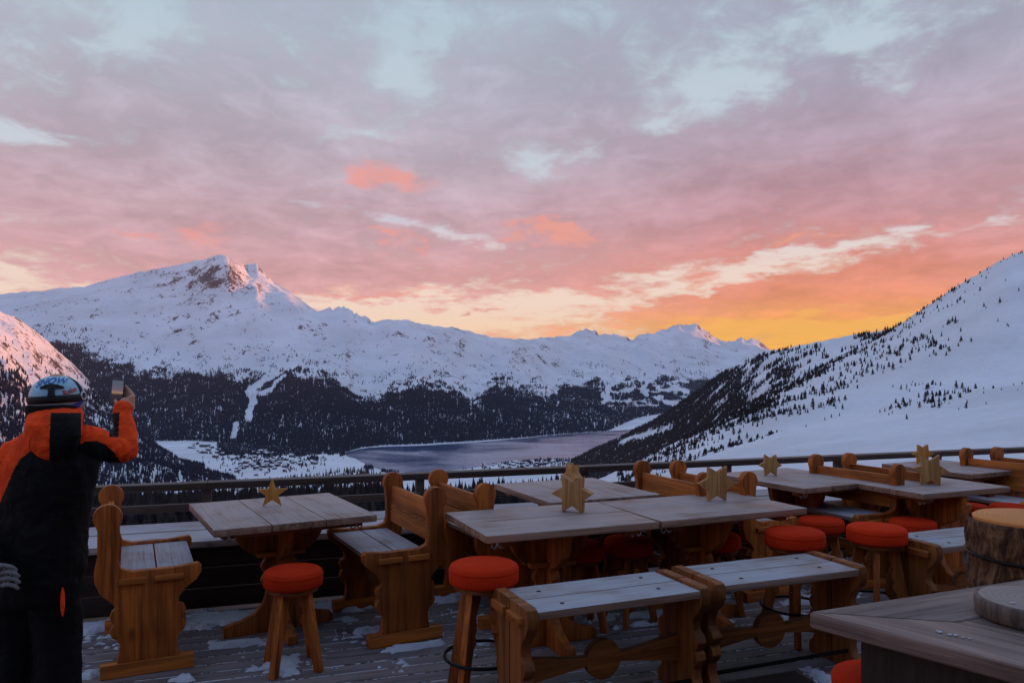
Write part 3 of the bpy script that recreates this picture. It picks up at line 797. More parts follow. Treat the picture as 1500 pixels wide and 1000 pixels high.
# ------------------------------------------------------------------ villages by the lake
M_HWALL = plain('house_wall', (0.10, 0.075, 0.07), 0.8, var=0.5, scale=0.2)
M_HROOF = plain('snowy_roof', (0.72, 0.74, 0.80), 0.8, var=0.1, scale=0.2)
def house_mesh(l, w, hh, rh):
    mb = MB()
    mb.box(-l/2, l/2, -w/2, w/2, 0, hh, 0)
    e = 0.8
    poly = [(-w/2-e, hh-0.2), (0, hh+rh), (w/2+e, hh-0.2), (w/2+e, hh+0.35), (0, hh+rh+0.6), (-w/2-e, hh+0.35)]
    mb.prism(poly, lambda a, b, t: (t, a, b), -l/2-e, l/2+e, 1)
    mb.prism([(-w/2+.02, hh), (w/2-.02, hh), (0, hh+rh)], lambda a, b, t: (t, a, b), -l/2+.01, l/2-.01, 0)
    for sgn in (-1, 1):
        for k in range(int(l/3)):
            x = -l/2+1.6+k*3.0
            mb.box(x-.5, x+.5, sgn*(w/2+.02)-.03, sgn*(w/2+.02)+.03, hh*.45, hh*.75, 2)
    return mb
M_HWIN = plain('house_window', (0.02, 0.025, 0.04), 0.15, var=0.2, scale=0.2)
hp = [house_mesh(*a).obj('house', [M_HWALL, M_HROOF, M_HWIN], smooth=False) for a in ((12, 10, 6, 3.5), (15, 11, 8, 3.5), (10, 9, 5, 3), (20, 12, 10, 4))]
def put_house(k, p, y, label, grp, sc=1.0, rz=None):
    d = -LAKE_Z*F/(y-HZ)
    o = hp[k] if not hp[k].get('label') else hp[k].copy()
    if o is not hp[k]: COL.objects.link(o)
    o.location = ((p-750)/F*d, d, LAKE_Z+H-1.7); o.rotation_euler = (0, 0, random.uniform(0, 3.14) if rz is None else rz); o.scale = (sc, sc, sc)
    tag(o, label, 'house', grp)
rnd = random.Random(5)
L1 = 'tiny snow-roofed house in the village on the left shore of the lake'
for k in range(75):
    p = rnd.gauss(385, 38); y = 679+rnd.gauss(0, 6)
    if 325 < p < 470 and 664 < y < 697: put_house(rnd.randrange(4), p, y, L1, 'village houses on the left shore', rnd.uniform(.9, 1.3))
for k in range(36):
    p = rnd.uniform(276, 335); y = 649+(p-276)*0.28+rnd.uniform(-4, 10)
    put_house(rnd.randrange(4), p, y, L1, 'village houses on the left shore', rnd.uniform(.9, 1.3))
for k in range(12): put_house(rnd.randrange(4), rnd.uniform(365, 400), rnd.uniform(660, 672), L1, 'village houses on the left shore', rnd.uniform(.9, 1.4))
for k in range(55):
    p = rnd.uniform(705, 838); y = 681+rnd.uniform(-4.5, 5)+abs(p-790)*0.02
    put_house(rnd.randrange(4), p, y, 'tiny snow-roofed house in the village on the near shore below the right hill', 'village houses on the near shore', rnd.uniform(.8, 1.15))
hb = house_mesh(60, 18, 15, 5).obj('hotel', [M_HWALL, M_HROOF, M_HWIN], smooth=False)
xx, dd_ = flat(300, 654); hb.location = (float(xx), float(dd_), LAKE_Z+H-1.7); hb.rotation_euler = (0, 0, -.15)
tag(hb, 'long dark hotel block with a snowy roof at the left end of the village', 'hotel')
# trees among the houses and along the shore
n = 46000
P = RNG.uniform(262, 850, n); Yp = RNG.uniform(644, 700, n)
s = fbm(P/16, Yp/5, 3, 181)
dens = 0.45*np.exp(-((P-395)/55)**2-((Yp-677)/10)**2)*(s > 0.05)+0.8*((np.abs(Yp-664-(P-400)*-0.03) < 5) & (P > 345) & (P < 450) & (s > -.05))
dens += 0.8*np.exp(-((P-790)/55)**2-((Yp-676)/4)**2)*(s > -.05)+0.5*np.exp(-((P-780)/60)**2-((Yp-684)/5)**2)*(s > 0.1)
dens += 0.9*((np.hypot((P-459), (Yp-672)*2) < 8))+0.9*(np.hypot((P-540), (Yp-685)*2.5) < 7)+0.9*(np.hypot((P-572)/2, (Yp-689.5)*2.5) < 7)*(s > -.1)
dens += 1.5*((Yp < 666+5*s) & (P > 318) & (P < 505) & (Yp > 644+(P-318)*.04))
dens += 0.9*((Yp < 661+(P-440)*0.02) & (P > 325) & (P < 442) & (Yp > 646+(P-330)*.05))+0.8*((P < 300) & (Yp > 672+(P-262)*.2))
ins = np.zeros(n, bool)
sp = np.array(shore); jj = len(sp)-1
for ii in range(len(sp)):
    c1 = ((sp[ii, 1] > Yp) != (sp[jj, 1] > Yp)) & (P < (sp[jj, 0]-sp[ii, 0])*(Yp-sp[ii, 1])/(sp[jj, 1]-sp[ii, 1]+1e-9)+sp[ii, 0])
    ins ^= c1; jj = ii
keep = (RNG.uniform(0, 1, n) < dens) & ~ins
X, Y = flat(P[keep], Yp[keep]); Zt = np.full(len(X), LAKE_Z+H-1.6)
h = RNG.uniform(9, 18, len(X)); V, Fc = cones(X, Y, Zt, h, h*RNG.uniform(.18, .28, len(X)), 5, 2)
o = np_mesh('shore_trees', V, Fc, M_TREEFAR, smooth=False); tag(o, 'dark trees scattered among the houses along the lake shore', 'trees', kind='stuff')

# ------------------------------------------------------------------ the air in the valley
if HAZE > 0:
    mb = MB(); mb.box(-32000, 46000, -1500, 21000, -560, 1750)
    m = bpy.data.materials.new('haze'); m.use_nodes = True; nt = m.node_tree
    nt.nodes.remove(nt.nodes['Principled BSDF'])
    pv = nt.nodes.new('ShaderNodeVolumePrincipled'); pv.inputs['Color'].default_value = (0.72, 0.78, 0.95, 1); pv.inputs['Density'].default_value = HAZE
    nt.links.new(pv.outputs[0], nt.nodes['Material Output'].inputs['Volume'])
    o = mb.obj('haze', m, smooth=False); tag(o, kind='stuff'); o.display_type = 'WIRE'
    o['label'] = 'thin blue winter haze filling the valley air'; o['category'] = 'haze'

# ------------------------------------------------------------------ deck, ledge bench and railing
TH = R(18.5)
RU = Vector((math.cos(TH), math.sin(TH), 0)); RV = Vector((-math.sin(TH), math.cos(TH), 0))
RO = Vector((-2.715, 5.9, 0))                    # a point of the railing line
def on_rail(s, v, z=0): p = RO+RU*s+RV*v; return Vector((p.x, p.y, z))
MR = Matrix.Translation(RO) @ Matrix.Rotation(TH, 4, 'Z')
def rail_local(o): o.matrix_world = MR; return o
mb = MB()
k = 0; v = 0.12
rnd = random.Random(3)
while v > -9.5:
    x = -4.5
    while x < 13:
        L = rnd.uniform(2.6, 4.2)
        mb.box(x, x+L-0.006, v-0.1155, v, -0.05+rnd.uniform(-.002, .002), rnd.uniform(-.002, .002))
        x += L
    v -= 0.1265
deck = mb.obj('deck_floor', M_DECK, bevel=0.004, seg=1); rail_local(deck); tag(deck, kind='structure')
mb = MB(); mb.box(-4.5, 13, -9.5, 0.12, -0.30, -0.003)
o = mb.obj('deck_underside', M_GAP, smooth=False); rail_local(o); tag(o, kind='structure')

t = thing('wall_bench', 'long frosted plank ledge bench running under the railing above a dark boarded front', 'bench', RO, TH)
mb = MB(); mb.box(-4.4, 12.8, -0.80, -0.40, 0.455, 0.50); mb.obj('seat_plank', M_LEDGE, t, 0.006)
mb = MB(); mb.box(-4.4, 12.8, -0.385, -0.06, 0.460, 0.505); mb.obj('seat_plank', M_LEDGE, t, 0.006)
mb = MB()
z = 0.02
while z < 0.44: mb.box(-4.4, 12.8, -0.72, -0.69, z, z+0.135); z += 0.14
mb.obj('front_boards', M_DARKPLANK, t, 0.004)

t = thing('railing', 'dark stained wooden railing with two rails along the far edge of the deck', 'railing', RO, TH)
for s in (-2.75, -1.2, .353, 2.05, 3.58, 5.11, 6.45, 7.78, 9.3, 10.8, 12.3):
    mb = MB(); mb.box(s-.035, s+.035, 0.03, 0.10, -0.3, 0.735); mb.obj('post', M_RAIL, t, 0.005)
mb = MB()
for a, b_ in ((-4.4, .353), (.356, 3.58), (3.583, 7.78), (7.783, 12.8)): mb.box(a, b_, 0.0, 0.13, 0.735, 0.79)
mb.obj('top_rail', M_RAIL, t, 0.006)
mb = MB()
for a, b_ in ((-4.4, 2.05), (2.053, 6.45), (6.453, 12.8)): mb.box(a, b_, -0.012, 0.028, 0.575, 0.635)
mb.obj('lower_rail', M_RAIL, t, 0.005)

# ------------------------------------------------------------------ furniture
def circ(cx, cz, r, a0, a1, n): return [(cx+r*math.cos(R(a0+(a1-a0)*k/n)), cz+r*math.sin(R(a0+(a1-a0)*k/n))) for k in range(n+1)]
def smooth_poly(L, it=1):
    for _ in range(it):
        Q = []
        for k in range(len(L)):
            a, b_ = L[k], L[(k+1) % len(L)]
            Q.append((a[0]*.75+b_[0]*.25, a[1]*.75+b_[1]*.25)); Q.append((a[0]*.25+b_[0]*.75, a[1]*.25+b_[1]*.75))
        L = Q
    return L
C_PROF = [(.15, .075), (.138, .12), (.135, .17), (.15, .20), (.172, .215), (.182, .245), (.172, .275), (.160, .285), (.172, .30), (.182, .325), (.172, .352), (.145, .365), (.147, .40),
          (.18, .445), (.235, .485), (.262, .525), (.262, .56), (.245, .578), (.22, .575), (.12, .565), (-.09, .565), (-.145, .585), (-.158, .63), (-.158, .74), (-.150, .80)] + \
         circ(-.208, .865, .072, -35, 215, 16) + [(-.258, .80), (-.258, .66), (-.275, .58), (-.272, .52), (-.245, .455), (-.195, .41), (-.168, .375), (-.19, .355), (-.20, .325),
          (-.19, .30), (-.178, .285), (-.19, .27), (-.20, .245), (-.188, .215), (-.165, .20), (-.150, .17), (-.155, .12), (-.165, .075)]
BL = 0.80
def backed_bench():
    t = thing('backed_bench', 'x', 'bench', group='carved benches with backrests')
    hl = BL/2
    for sg in (-1, 1):
        mb = MB(); y0, y1 = sg*hl-.026, sg*hl+.026
        mb.prism(C_PROF, lambda a, b, q: (a, q, b), y0, y1)
        p = mb.obj('end_panel', M_OR_Z, t, 0.006)
        mb = MB()
        yo = sg*(hl+.024)
        for xa, xb in ((-.155, -.02), (.02, .17)): mb.box(xa, xb, min(yo, yo+sg*.024), max(yo, yo+sg*.024), .50, .532)
        mb.obj('tenon', M_OR_X, p, 0.006)
        mb = MB(); mb.box(-.245, .225, sg*hl-.036, sg*hl+.036, 0, .0752); mb.obj('foot', M_OR_X, t, 0.006)
    yy = hl-.0275
    mb = MB(); mb.box(-.150, .030, -yy, yy, .520, .548); mb.box(.037, .232, -yy, yy, .520, .548); mb.obj('seat', M_SEAT_Y, t, 0.004)
    sh = lambda z: -.195-.012*(z-.6)/.25
    mb = MB()
    for z0, z1 in ((.592, .698), (.706, .842)):
        mb.add([(sh(z)-dx, y, z) for z in (z0, z1) for y in (-yy, yy) for dx in (-.016, .016)], [(0, 1, 3, 2), (4, 6, 7, 5), (0, 4, 5, 1), (2, 3, 7, 6), (0, 2, 6, 4), (1, 5, 7, 3)])
    bk = mb.obj('backrest', M_OR_Y, t, 0.005)
    mb = MB()           # carved scallop moulding along the joint of the back boards
    for k in range(22):
        y = -yy+.03+k*(2*yy-.06)/21
        mb.ellip((sh(.702)+.016, y, .702+.006*math.sin(k*.9)), (.006, .014, .010), 8, 5)
    mb.obj('carving', M_OR_Y, bk)
    mb = MB(); mb.prism([(-yy, .235), (yy, .235), (yy, .315), (-yy, .315)], lambda a, b, q: (q, a, b), -.02, .02); mb.obj('stretcher', M_BR_Y, t, 0.004)
    return t
cb = backed_bench()
def place_backed(near, far, right, label, first=[True]):
    n_, f_ = Vector(near+(0,)), Vector(far+(0,))
    d = (f_-n_).normalized(); fr = Vector((d.y, -d.x, 0))*(1 if right else -1)
    o = (n_+f_)/2+fr*.208; rz = math.atan2(fr.y, fr.x)
    if first[0]:
        first[0] = False; cb.location = o; cb.rotation_euler = (0, 0, rz); cb['label'] = label; return cb
    return dup(cb, o, rz, label)
place_backed((-2.175, 4.15), (-2.55, 4.91), True, 'carved bench beside the person, its frosted seat facing the leftmost table')
place_backed((-.493, 4.84), (-.842, 5.5), False, 'carved wooden bench turned towards the left table, its tall end panel standing in full view')
place_backed((-.176, 4.98), (-.544, 5.69), True, 'carved bench half hidden by the left end of the chunky-star table')
place_backed((1.38, 5.5), (1.047, 6.26), False, 'carved bench whose backrest shows just left of the broad six-pointed star')
place_backed((1.70, 5.55), (1.347, 6.28), True, 'carved bench whose round end rises directly right of the broad six-pointed star')
place_backed((3.0, 6.03), (2.66, 6.72), False, 'carved bench with frosted seat facing the small-star table by the railing')
place_backed((3.33, 6.12), (2.99, 6.84), True, 'carved bench mostly hidden behind the pale star, facing the farthest table')
place_backed((4.64, 6.58), (4.30, 7.30), False, 'carved bench at the far right whose backrest faces the farthest table')
place_backed((4.98, 6.66), (4.64, 7.38), True, 'carved bench at the right edge, back to back with the one by the farthest table')

# plain benches
half = [(.005, 0), (.175, 0), (.178, .06), (.150, .085), (.135, .12), (.138, .165), (.160, .185), (.176, .215), (.168, .245), (.150, .258), (.168, .272), (.178, .302), (.165, .332), (.135, .350),
        (.130, .385), (.150, .43), (.192, .47), (.212, .51), (.212, .55), (.198, .58), (.175, .588), (.005, .588)]
PL = 0.94
def plain_bench():
    t = thing('plain_bench', 'x', 'bench', group='plain benches without backs')
    hl = PL/2
    for sg in (-1, 1):
        mb = MB(); x0, x1 = sg*hl-.028, sg*hl+.028
        for m_ in (-1, 1): mb.prism([(a*m_, b) for a, b in half], lambda a, b, q: (q, a, b), x0, x1)
        p = mb.obj('end_panel', M_BR_Z, t, 0.006)
        mb = MB(); xo = sg*(hl+.026)
        for ya, yb in ((-.17, -.02), (.02, .17)): mb.box(min(xo, xo+sg*.03), max(xo, xo+sg*.03), ya, yb, .505, .545)
        mb.obj('tenon', M_OR_Y, p, 0.006)
    xx = hl-.0295
    mb = MB(); mb.box(-xx, xx, -.205, -.003, .535, .572); mb.box(-xx, xx, .003, .205, .535, .572)
    s_ = mb.obj('seat', M_SEAT_X, t, 0.005)
    mb = MB()
    for (x, y) in ((-.3, .1), (.27, -.09), (.3, .12), (-.28, -.12)): mb.lathe([(.011, 0), (.011, .0025)], 10, c=(x, y, .572))
    mb.obj('plug', M_DARKPLANK, s_)
    pr = [(-xx, .165), (-.24, .195), (-.10, .212)]+circ(0, .235, .098, 194, 346, 12)+[(.10, .212), (.24, .195), (xx, .165), (xx, .30), (.24, .272), (.10, .258)]+circ(0, .235, .098, 14, 166, 12)+[(-.10, .258), (-.24, .272), (-xx, .30)]
    mb = MB(); mb.prism(pr, lambda a, b, q: (a, q, b), -.022, .022); mb.obj('stretcher', M_BR_X, t, 0.005)
    mb = MB(); mb.tube([(-xx, -.12, .10), (xx, -.12, .10)], .011, 8); mb.obj('iron_rod', M_IRON, t)
    return t
pb_ = plain_bench()
def rect(NL, NR, BR, BLc):
    NL, NR, BR, BLc = (Vector(p+(0,)) for p in (NL, NR, BR, BLc))
    c = (NL+NR+BR+BLc)/4; u = ((NR-NL)+(BR-BLc))/2; a = math.atan2(u.y, u.x)
    v_ = Vector((-math.sin(a), math.cos(a), 0)); w = abs(((BLc-NL)+(BR-NR)).dot(v_)/2)
    return c, a, u.length, w
c, a, l, w = rect((.125, 3.45), (.989, 3.826), (.787, 4.194), (-.1185, 3.826))
pb_.location = c; pb_.rotation_euler = (0, 0, a); pb_['label'] = 'frosted backless bench nearest the camera, two pegs on its left end panel'
c2, a2, l, w = rect((1.0955, 3.893), (1.92, 4.222), (1.748, 4.614), (.898, 4.282))
dup(pb_, c2, a2, 'frosted backless bench pushed end to end against the nearest bench')
dup(pb_, (2.98, 5.10, 0), R(22), 'frosted backless bench half hidden behind the bark-covered trunk')

# tables
def ped_prof(s0):
    L = [(.292, .735), (.290, .68), (.280, .635), (.262, .59), (.235, .55), (.195, .515), (.14, .49), (.105, .48), (.088, .465), (.105, .445), (.118, .415), (.105, .385), (.09, .372), (.105, .355), (.118, .325),
         (.105, .298), (.085, .285), (.085, .24), (.105, .18), (.155, .125), (.235, .09), (.33, .07), (.345, .05), (.345, 0)]
    return L
def make_table(name, lu, lv, planks_u, label, loc, rz, nplank=3, grp='wooden tables on the deck'):
    t = thing(name, label, 'table', loc, rz, grp)
    mb = MB(); g = .004
    if planks_u:
        e = [-lv/2+lv*k/nplank for k in range(nplank+1)]
        for k in range(nplank): mb.box(-lu/2, lu/2, e[k]+g/2, e[k+1]-g/2, .728, .77)
    else:
        e = [-lu/2+lu*k/nplank for k in range(nplank+1)]
        for k in range(nplank): mb.box(e[k]+g/2, e[k+1]-g/2, -lv/2, lv/2, .728, .77)
    top = mb.obj('table_top', M_TOP_X if planks_u else M_TOP_Y, t, 0.005)
    for q in (-.36, .36):
        mb = MB()
        if planks_u: mb.box(q*lu-.04, q*lu+.04, -lv/2+.06, lv/2-.06, .690, .727)
        else: mb.box(-lu/2+.06, lu/2-.06, q*lv-.04, q*lv+.04, .690, .727)
        mb.obj('batten', M_BR_X, top, 0.004)
    hf = ped_prof(1)
    k = 1.0 if min(lu, lv) > .8 else .92
    full = [(x*k, z-.009 if z > .6 else z) for x, z in hf]+[(-x*k, z-.009 if z > .6 else z) for x, z in hf[::-1]]
    mb = MB(); mb.prism(full, lambda a, b, q: (a, q, b), -.024, .024); mb.obj('pedestal_panel', M_OR_Z, t, 0.005)
    for sg in (-1, 1):
        side = [(.0245, 0)]+[(x*k, z-.009 if z > .6 else z) for x, z in hf[::-1]]+[(.0245, .726)]
        mb = MB(); mb.prism([(x*sg, z) for x, z in side], lambda a, b, q: (q, a, b), -.028, .028); mb.obj('pedestal_brace', M_OR_Z, t, 0.005)
    mb = MB()
    for sx in (-1, 1):
        for sy in (-1, 1): mb.box(min(sx*.03, sx*.15), max(sx*.03, sx*.15), min(sy*.0245, sy*.075), max(sy*.0245, sy*.075), .485, .512)
    mb.obj('ledge', M_OR_X, t, 0.004)
    mb = MB()
    for sx in (-1, 1):
        x = sx*(lu/2-.10); y = -lv/2+.10
        mb.box(x-.016, x+.016, y-.016, y+.016, .715, .7275)
        for s in (-1, 1): mb.tube([(x, y, .716), (x+s*.006, y, .69), (x+s*.02, y, .676), (x+s*.034, y, .684), (x+s*.036, y, .70)], .0045, 6)
    mb.obj('coat_hook', M_STEEL, t)
    return t
def table_from(NL, NR, BR, BLc, planks_u, name, label, n=3):
    c, a, l, w = rect(NL, NR, BR, BLc); return make_table(name, l, w, planks_u, label, c, a, n)
table_from((-1.677, 4.23), (-.88, 4.80), (-1.29, 5.618), (-2.15, 5.23), False, 'trestle_table', 'frosted plank table with the dark five-pointed star on it, leftmost of the tables')
table_from((-.135, 4.14), (.868, 4.54), (.58, 5.25), (-.42, 4.85), True, 'trestle_table', 'frosted plank table carrying the thick chunky star, behind the nearest backless bench', 2)
table_from((.880, 4.546), (1.886, 5.00), (1.65, 5.70), (.592, 5.255), True, 'trestle_table', 'frosted plank table carrying the broad six-pointed star, butted against the chunky-star table', 2)
table_from((.254, 5.2), (1.07, 5.57), (.674, 6.457), (-.14, 6.1), False, 'trestle_table', 'plank table by the railing, behind the chunky-star table')
table_from((2.06, 5.75), (2.85, 6.176), (2.70, 7.2), (1.91, 6.80), False, 'trestle_table', 'plank table by the railing with a small six-pointed star on it, behind the broad-star table')
table_from((3.007, 5.60), (3.866, 5.93), (3.576, 6.50), (2.707, 6.085), True, 'trestle_table', 'plank table with the pale six-pointed star on it, standing behind the bark-covered trunk', 2)
table_from((3.93, 6.63), (4.65, 7.0), (4.35, 7.82), (3.58, 7.45), False, 'trestle_table', 'farthest plank table by the railing at right, with the small dark star on it')

# stools
def stool(name, rc, z0, z1, ring, label, loc, rz):
    t = thing(name, label, 'stool', loc, rz, 'round red stools')
    mb = MB(); hh = z1-z0
    prof = [(rc*.90, z0), (rc*.985, z0+.008), (rc, z0+.02), (rc*1.005, z0+hh*.62), (rc*.992, z0+hh*.66), (rc*1.008, z0+hh*.70), (rc*1.0, z1-.028), (rc*.965, z1-.012), (rc*.88, z1-.003), (rc*.5, z1+.006), (rc*.02, z1+.008)]
    mb.lathe(prof, 48); mb.obj('cushion', M_RED, t, angle=60)
    mb = MB(); mb.lathe([(rc*.86, z0-.022), (rc*.86, z0-.001)], 40); mb.obj('seat_board', M_BR_X, t, 0.003)
    zt = z0-.0225
    q = zt/.415
    for k in range(4):
        a = R(45+90*k)
        prof = [(rc*.70, zt), (rc*.70+.075*q, 0), (rc*.70+.034*q, 0), (rc*.70-.002, zt*.40), (rc*.70-.012, zt*.47), (rc*.70-.034, zt*.52), (rc*.70-.030, zt*.58), (rc*.70-.024, zt*.60), (rc*.70-.040, zt*.63), (rc*.70-.044, zt*.69),
                (rc*.70-.034, zt*.735), (rc*.70-.045, zt*.80), (rc*.70-.07, zt*.90), (rc*.70-.092, zt)]
        mb = MB(); mb.prism(prof, lambda r, z, w: (r*math.cos(a)-w*math.sin(a), r*math.sin(a)+w*math.cos(a), z), -.019, .019)
        mb.obj('leg', M_OR_Z, t, 0.004)
    if ring:
        rr = rc*.70+.075*q*(1-.19/zt)-.03
        rr = rc*.70+.045
        mb = MB(); mb.tube([(rr*1.18*math.cos(2*math.pi*k/40), rr*1.18*math.sin(2*math.pi*k/40), .20) for k in range(40)], .009, 8, closed=True); mb.obj('foot_ring', M_IRON, t)
    return t
low = stool('stool', .163, .455, .553, False, 'low red stool with scalloped legs in front of the leftmost table', (-1.225, 4.32, 0), R(24))
for (x, y, rz, lab, sc) in ((.775, 5.12, 30, 'low red stool in the gap between the two joined tables, an iron hook above it', None),
        (2.33, 5.81, 10, 'low red stool in front of the small-star table by the railing', None),
        (2.99, 5.76, 40, 'low red stool peeping out from behind the tall red stool at the pale-star table', None),
        (4.13, 6.40, 20, 'low red stool under the pale-star table, nearest the right edge of the photo', (.92, .92, 1)),
        (3.80, 6.42, 60, 'low red stool between the pale-star table leg and the rightmost stool', (.92, .92, 1)),
        (.44, 4.98, 15, 'low red stool barely visible behind the pedestal of the chunky-star table', None),
        (1.39, 5.25, 35, 'low red stool barely visible behind the pedestal of the broad-star table', None),
        (1.385, 2.92, 25, 'red stool tucked under the heavy grey corner table in the foreground', (1, 1, .93))):
    dup(low, (x, y, 0), R(rz), lab, sc)
high = stool('bar_stool', .180, .568, .672, True, 'tall red stool at the left end of the nearest backless bench', (-.145, 3.97, 0), R(12))
dup(high, (1.76, 4.80, 0), R(30), 'tall red stool behind the backless bench that is pushed against the nearest one')
dup(high, (2.325, 4.92, 0), R(20), 'tall red stool with an iron foot ring in full view left of the bark-covered trunk')

# wooden stars
def star_poly(n, ro, ri, jit, seed):
    rnd = random.Random(seed); P = []
    for k in range(2*n):
        a = math.pi/2+math.pi*k/n+rnd.uniform(-jit, jit)
        if n == 6: a += math.pi/6
        r = (ro if k % 2 == 0 else ri)*rnd.uniform(1-jit, 1+jit)
        P.append((r*math.cos(a), r*math.sin(a)))
    zm = min(p[1] for p in P); return [(x, z-zm) for x, z in P]
def star(n, h, ri, th, loc, rz, label, mat, seed, jit=.04, legs=True):
    P = star_poly(n, .5, ri, jit, seed); zt = max(p[1] for p in P); P = [(x/zt*h, z/zt*h) for x, z in P]
    zs = sorted(p[1] for p in P)[:2]                     # the two lowest points stand level on the table
    P = [(x, 0.0) if z <= zs[1]+1e-6 else (x, z) for x, z in P]
    mb = MB(); mb.prism(P, lambda a, b, q: (a, q, b), -th/2, th/2)
    o = mb.obj('wooden_star', mat, None, 0.003)
    if n == 6:       # a knot and drill marks in the wood
        mb = MB(); rnd = random.Random(seed)
        for k in range(3): mb.lathe([(.006, 0), (.0065, .002)], 8)
    o.location = (loc[0], loc[1], .7705); o.rotation_euler = (0, 0, rz); tag(o, label, 'star', 'wooden stars on the tables')
    return o
star(5, .185, .20, .022, (-1.58, 5.08), R(12), 'thin dark five-pointed wooden star standing on the leftmost table', M_STARD, 1, .02)
star(6, .235, .285, .062, (.385, 4.86), R(-24), 'thick chunky wooden star whose side shows, on the table behind the nearest backless bench', M_STAR, 2, .05)
star(6, .195, .285, .06, (.455, 5.80), R(-68), 'wooden star peeking up behind the thick chunky star', M_STAR, 3, .05)
star(6, .237, .290, .035, (1.40, 5.28), R(10), 'broad six-pointed wooden star with dark knots facing the camera, largest of the stars', M_STAR, 4, .04)
star(6, .182, .290, .035, (2.197, 6.56), R(8), 'small golden six-pointed star on the table behind the broad-star table', M_STAR, 5, .05)
star(6, .235, .290, .045, (3.27, 6.03), R(-10), 'pale tilted six-pointed star on the table behind the bark-covered trunk', M_STAR, 6, .08)
star(6, .185, .290, .035, (3.95, 7.42), R(5), 'small dark star on the farthest table, just above the pale tilted star', M_STARD, 7, .05)

# heavy corner table in the foreground
K = Vector((1.093, 2.84, 0)); e1 = Vector((.925, .38, 0)).normalized(); e2 = Vector((.638, -.768, 0)).normalized()
t = thing('corner_table', 'heavy weathered grey table with a mitred corner in the right foreground', 'table', K)
def loc2(a, b_): return e1*a+e2*b_
def slab(name, quad, mat, z0=.708, z1=.77, bv=.010):
    mb = MB(); n = len(quad)
    mb.add([(p.x, p.y, z) for z in (z0, z1) for p in quad], [tuple(range(n))[::-1], tuple(range(n, 2*n))]+[(k, (k+1) % n, n+(k+1) % n, n+k) for k in range(n)])
    return mb.obj(name, mat, t, bv, seg=3)
W1, W2 = .30, .30
slab('edge_board', [loc2(0, 0), loc2(W1+.002, W1-.002), loc2(1.6, W1-.002), loc2(1.6, 0)], M_BIG1)
slab('edge_board', [loc2(.0015, .0), loc2(0, 1.6), loc2(W2-.002, 1.6), loc2(W2-.002, W2+.0005)], M_BIG2, .7085, .7695)
slab('table_top', [loc2(W2+.003, W1+.003), loc2(W2+.003, 1.0), loc2(1.6, 1.0), loc2(1.6, W1+.003)], M_BIG2, .7085, .7685, .006)
slab('table_top', [loc2(W2+.003, 1.004), loc2(W2+.003, 1.6), loc2(1.6, 1.6), loc2(1.6, 1.004)], M_BIG2, .7085, .768, .006)
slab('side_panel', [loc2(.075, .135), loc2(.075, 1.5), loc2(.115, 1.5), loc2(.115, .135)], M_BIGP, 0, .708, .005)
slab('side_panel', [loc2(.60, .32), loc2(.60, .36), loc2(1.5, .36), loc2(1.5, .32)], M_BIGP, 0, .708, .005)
# bark trunk behind it
def noisy_cyl(r, z0, z1, amp, nth, nz, seed, cap_in):
    th = np.linspace(0, 2*np.pi, nth, endpoint=False); zz = np.linspace(z0, z1, nz)
    TH_, ZZ = np.meshgrid(th, zz, indexing='ij')
    cx, cy = np.cos(TH_)*r*9, np.sin(TH_)*r*9
    rr = r+amp*(ridged(TH_*r*22, ZZ*5, 4, seed)*.6+fbm(TH_*r*10, ZZ*9, 4, seed+5)*.8)
    rr[:, -1] = np.minimum(rr[:, -1], r*cap_in)
    V = np.stack([np.cos(TH_)*rr, np.sin(TH_)*rr, ZZ], -1)
    return V
t = thing('tree_trunk', 'thick bark-covered tree trunk stump with a bright orange cut top and a dark strap', 'trunk', (2.60, 3.84, 0))
V = noisy_cyl(.282, 0, .915, .028, 160, 90, 5, 1.0); nth, nz = 160, 90
i, j = np.meshgrid(np.arange(nth), np.arange(nz-1), indexing='ij')
Q = np.stack([i*nz+j, ((i+1) % nth)*nz+j, ((i+1) % nth)*nz+j+1, i*nz+j+1], -1).reshape(-1, 4)
o = np_mesh('bark', V.reshape(-1, 3), Q, M_BARK); o.parent = t
mb = MB(); mb.lathe([(.265, .90), (.268, .922), (.255, .930), (.12, .931), (.01, .931)], 64); o = mb.obj('cut_face', M_CUT, t, angle=70)
mb = MB(); mb.tube([(.297*math.cos(2*math.pi*k/48), .297*math.sin(2*math.pi*k/48), .745+.012*math.sin(2*math.pi*k/48)) for k in range(48)], .008, 6, closed=True); mb.obj('strap', M_IRON, t)
# small grey log slice on the table
t = thing('log_slice', 'low grey log slice with snow crumbs lying on the heavy corner table', 'log', (1.875, 2.755, .7705))
mb = MB(); mb.lathe([(.185, 0), (.192, .010), (.196, .04), (.194, .064), (.188, .070)], 56); mb.obj('side', M_GLOG, t, angle=60)
mb = MB(); mb.lathe([(.184, .0695), (.17, .0715), (.09, .071), (.005, .071)], 56); mb.obj('cut_face', M_CUTG, t, angle=70)
def crumbs(c, sx, sy, n, smax, seed, label, name='snow_crumbs'):
    rnd = random.Random(seed); mb = MB()
    for k in range(n):
        r_ = rnd.uniform(.25, 1)*smax
        mb.ellip((rnd.gauss(0, sx), rnd.gauss(0, sy), r_*.25), (r_*rnd.uniform(.8, 1.8), r_, r_*.45), 9, 6)
    o = mb.obj(name, M_SNOW, None, 0); o.location = c; tag(o, label, 'snow'); return o
crumbs((1.79, 2.68, .8420), .03, .010, 7, .011, 1, 'snow crumbs on top of the grey log slice').rotation_euler = (0, 0, R(-20))
crumbs((1.475, 2.585, .7705), .035, .004, 9, .008, 2, 'small smear of snow on the heavy corner table').rotation_euler = (0, 0, R(-45))
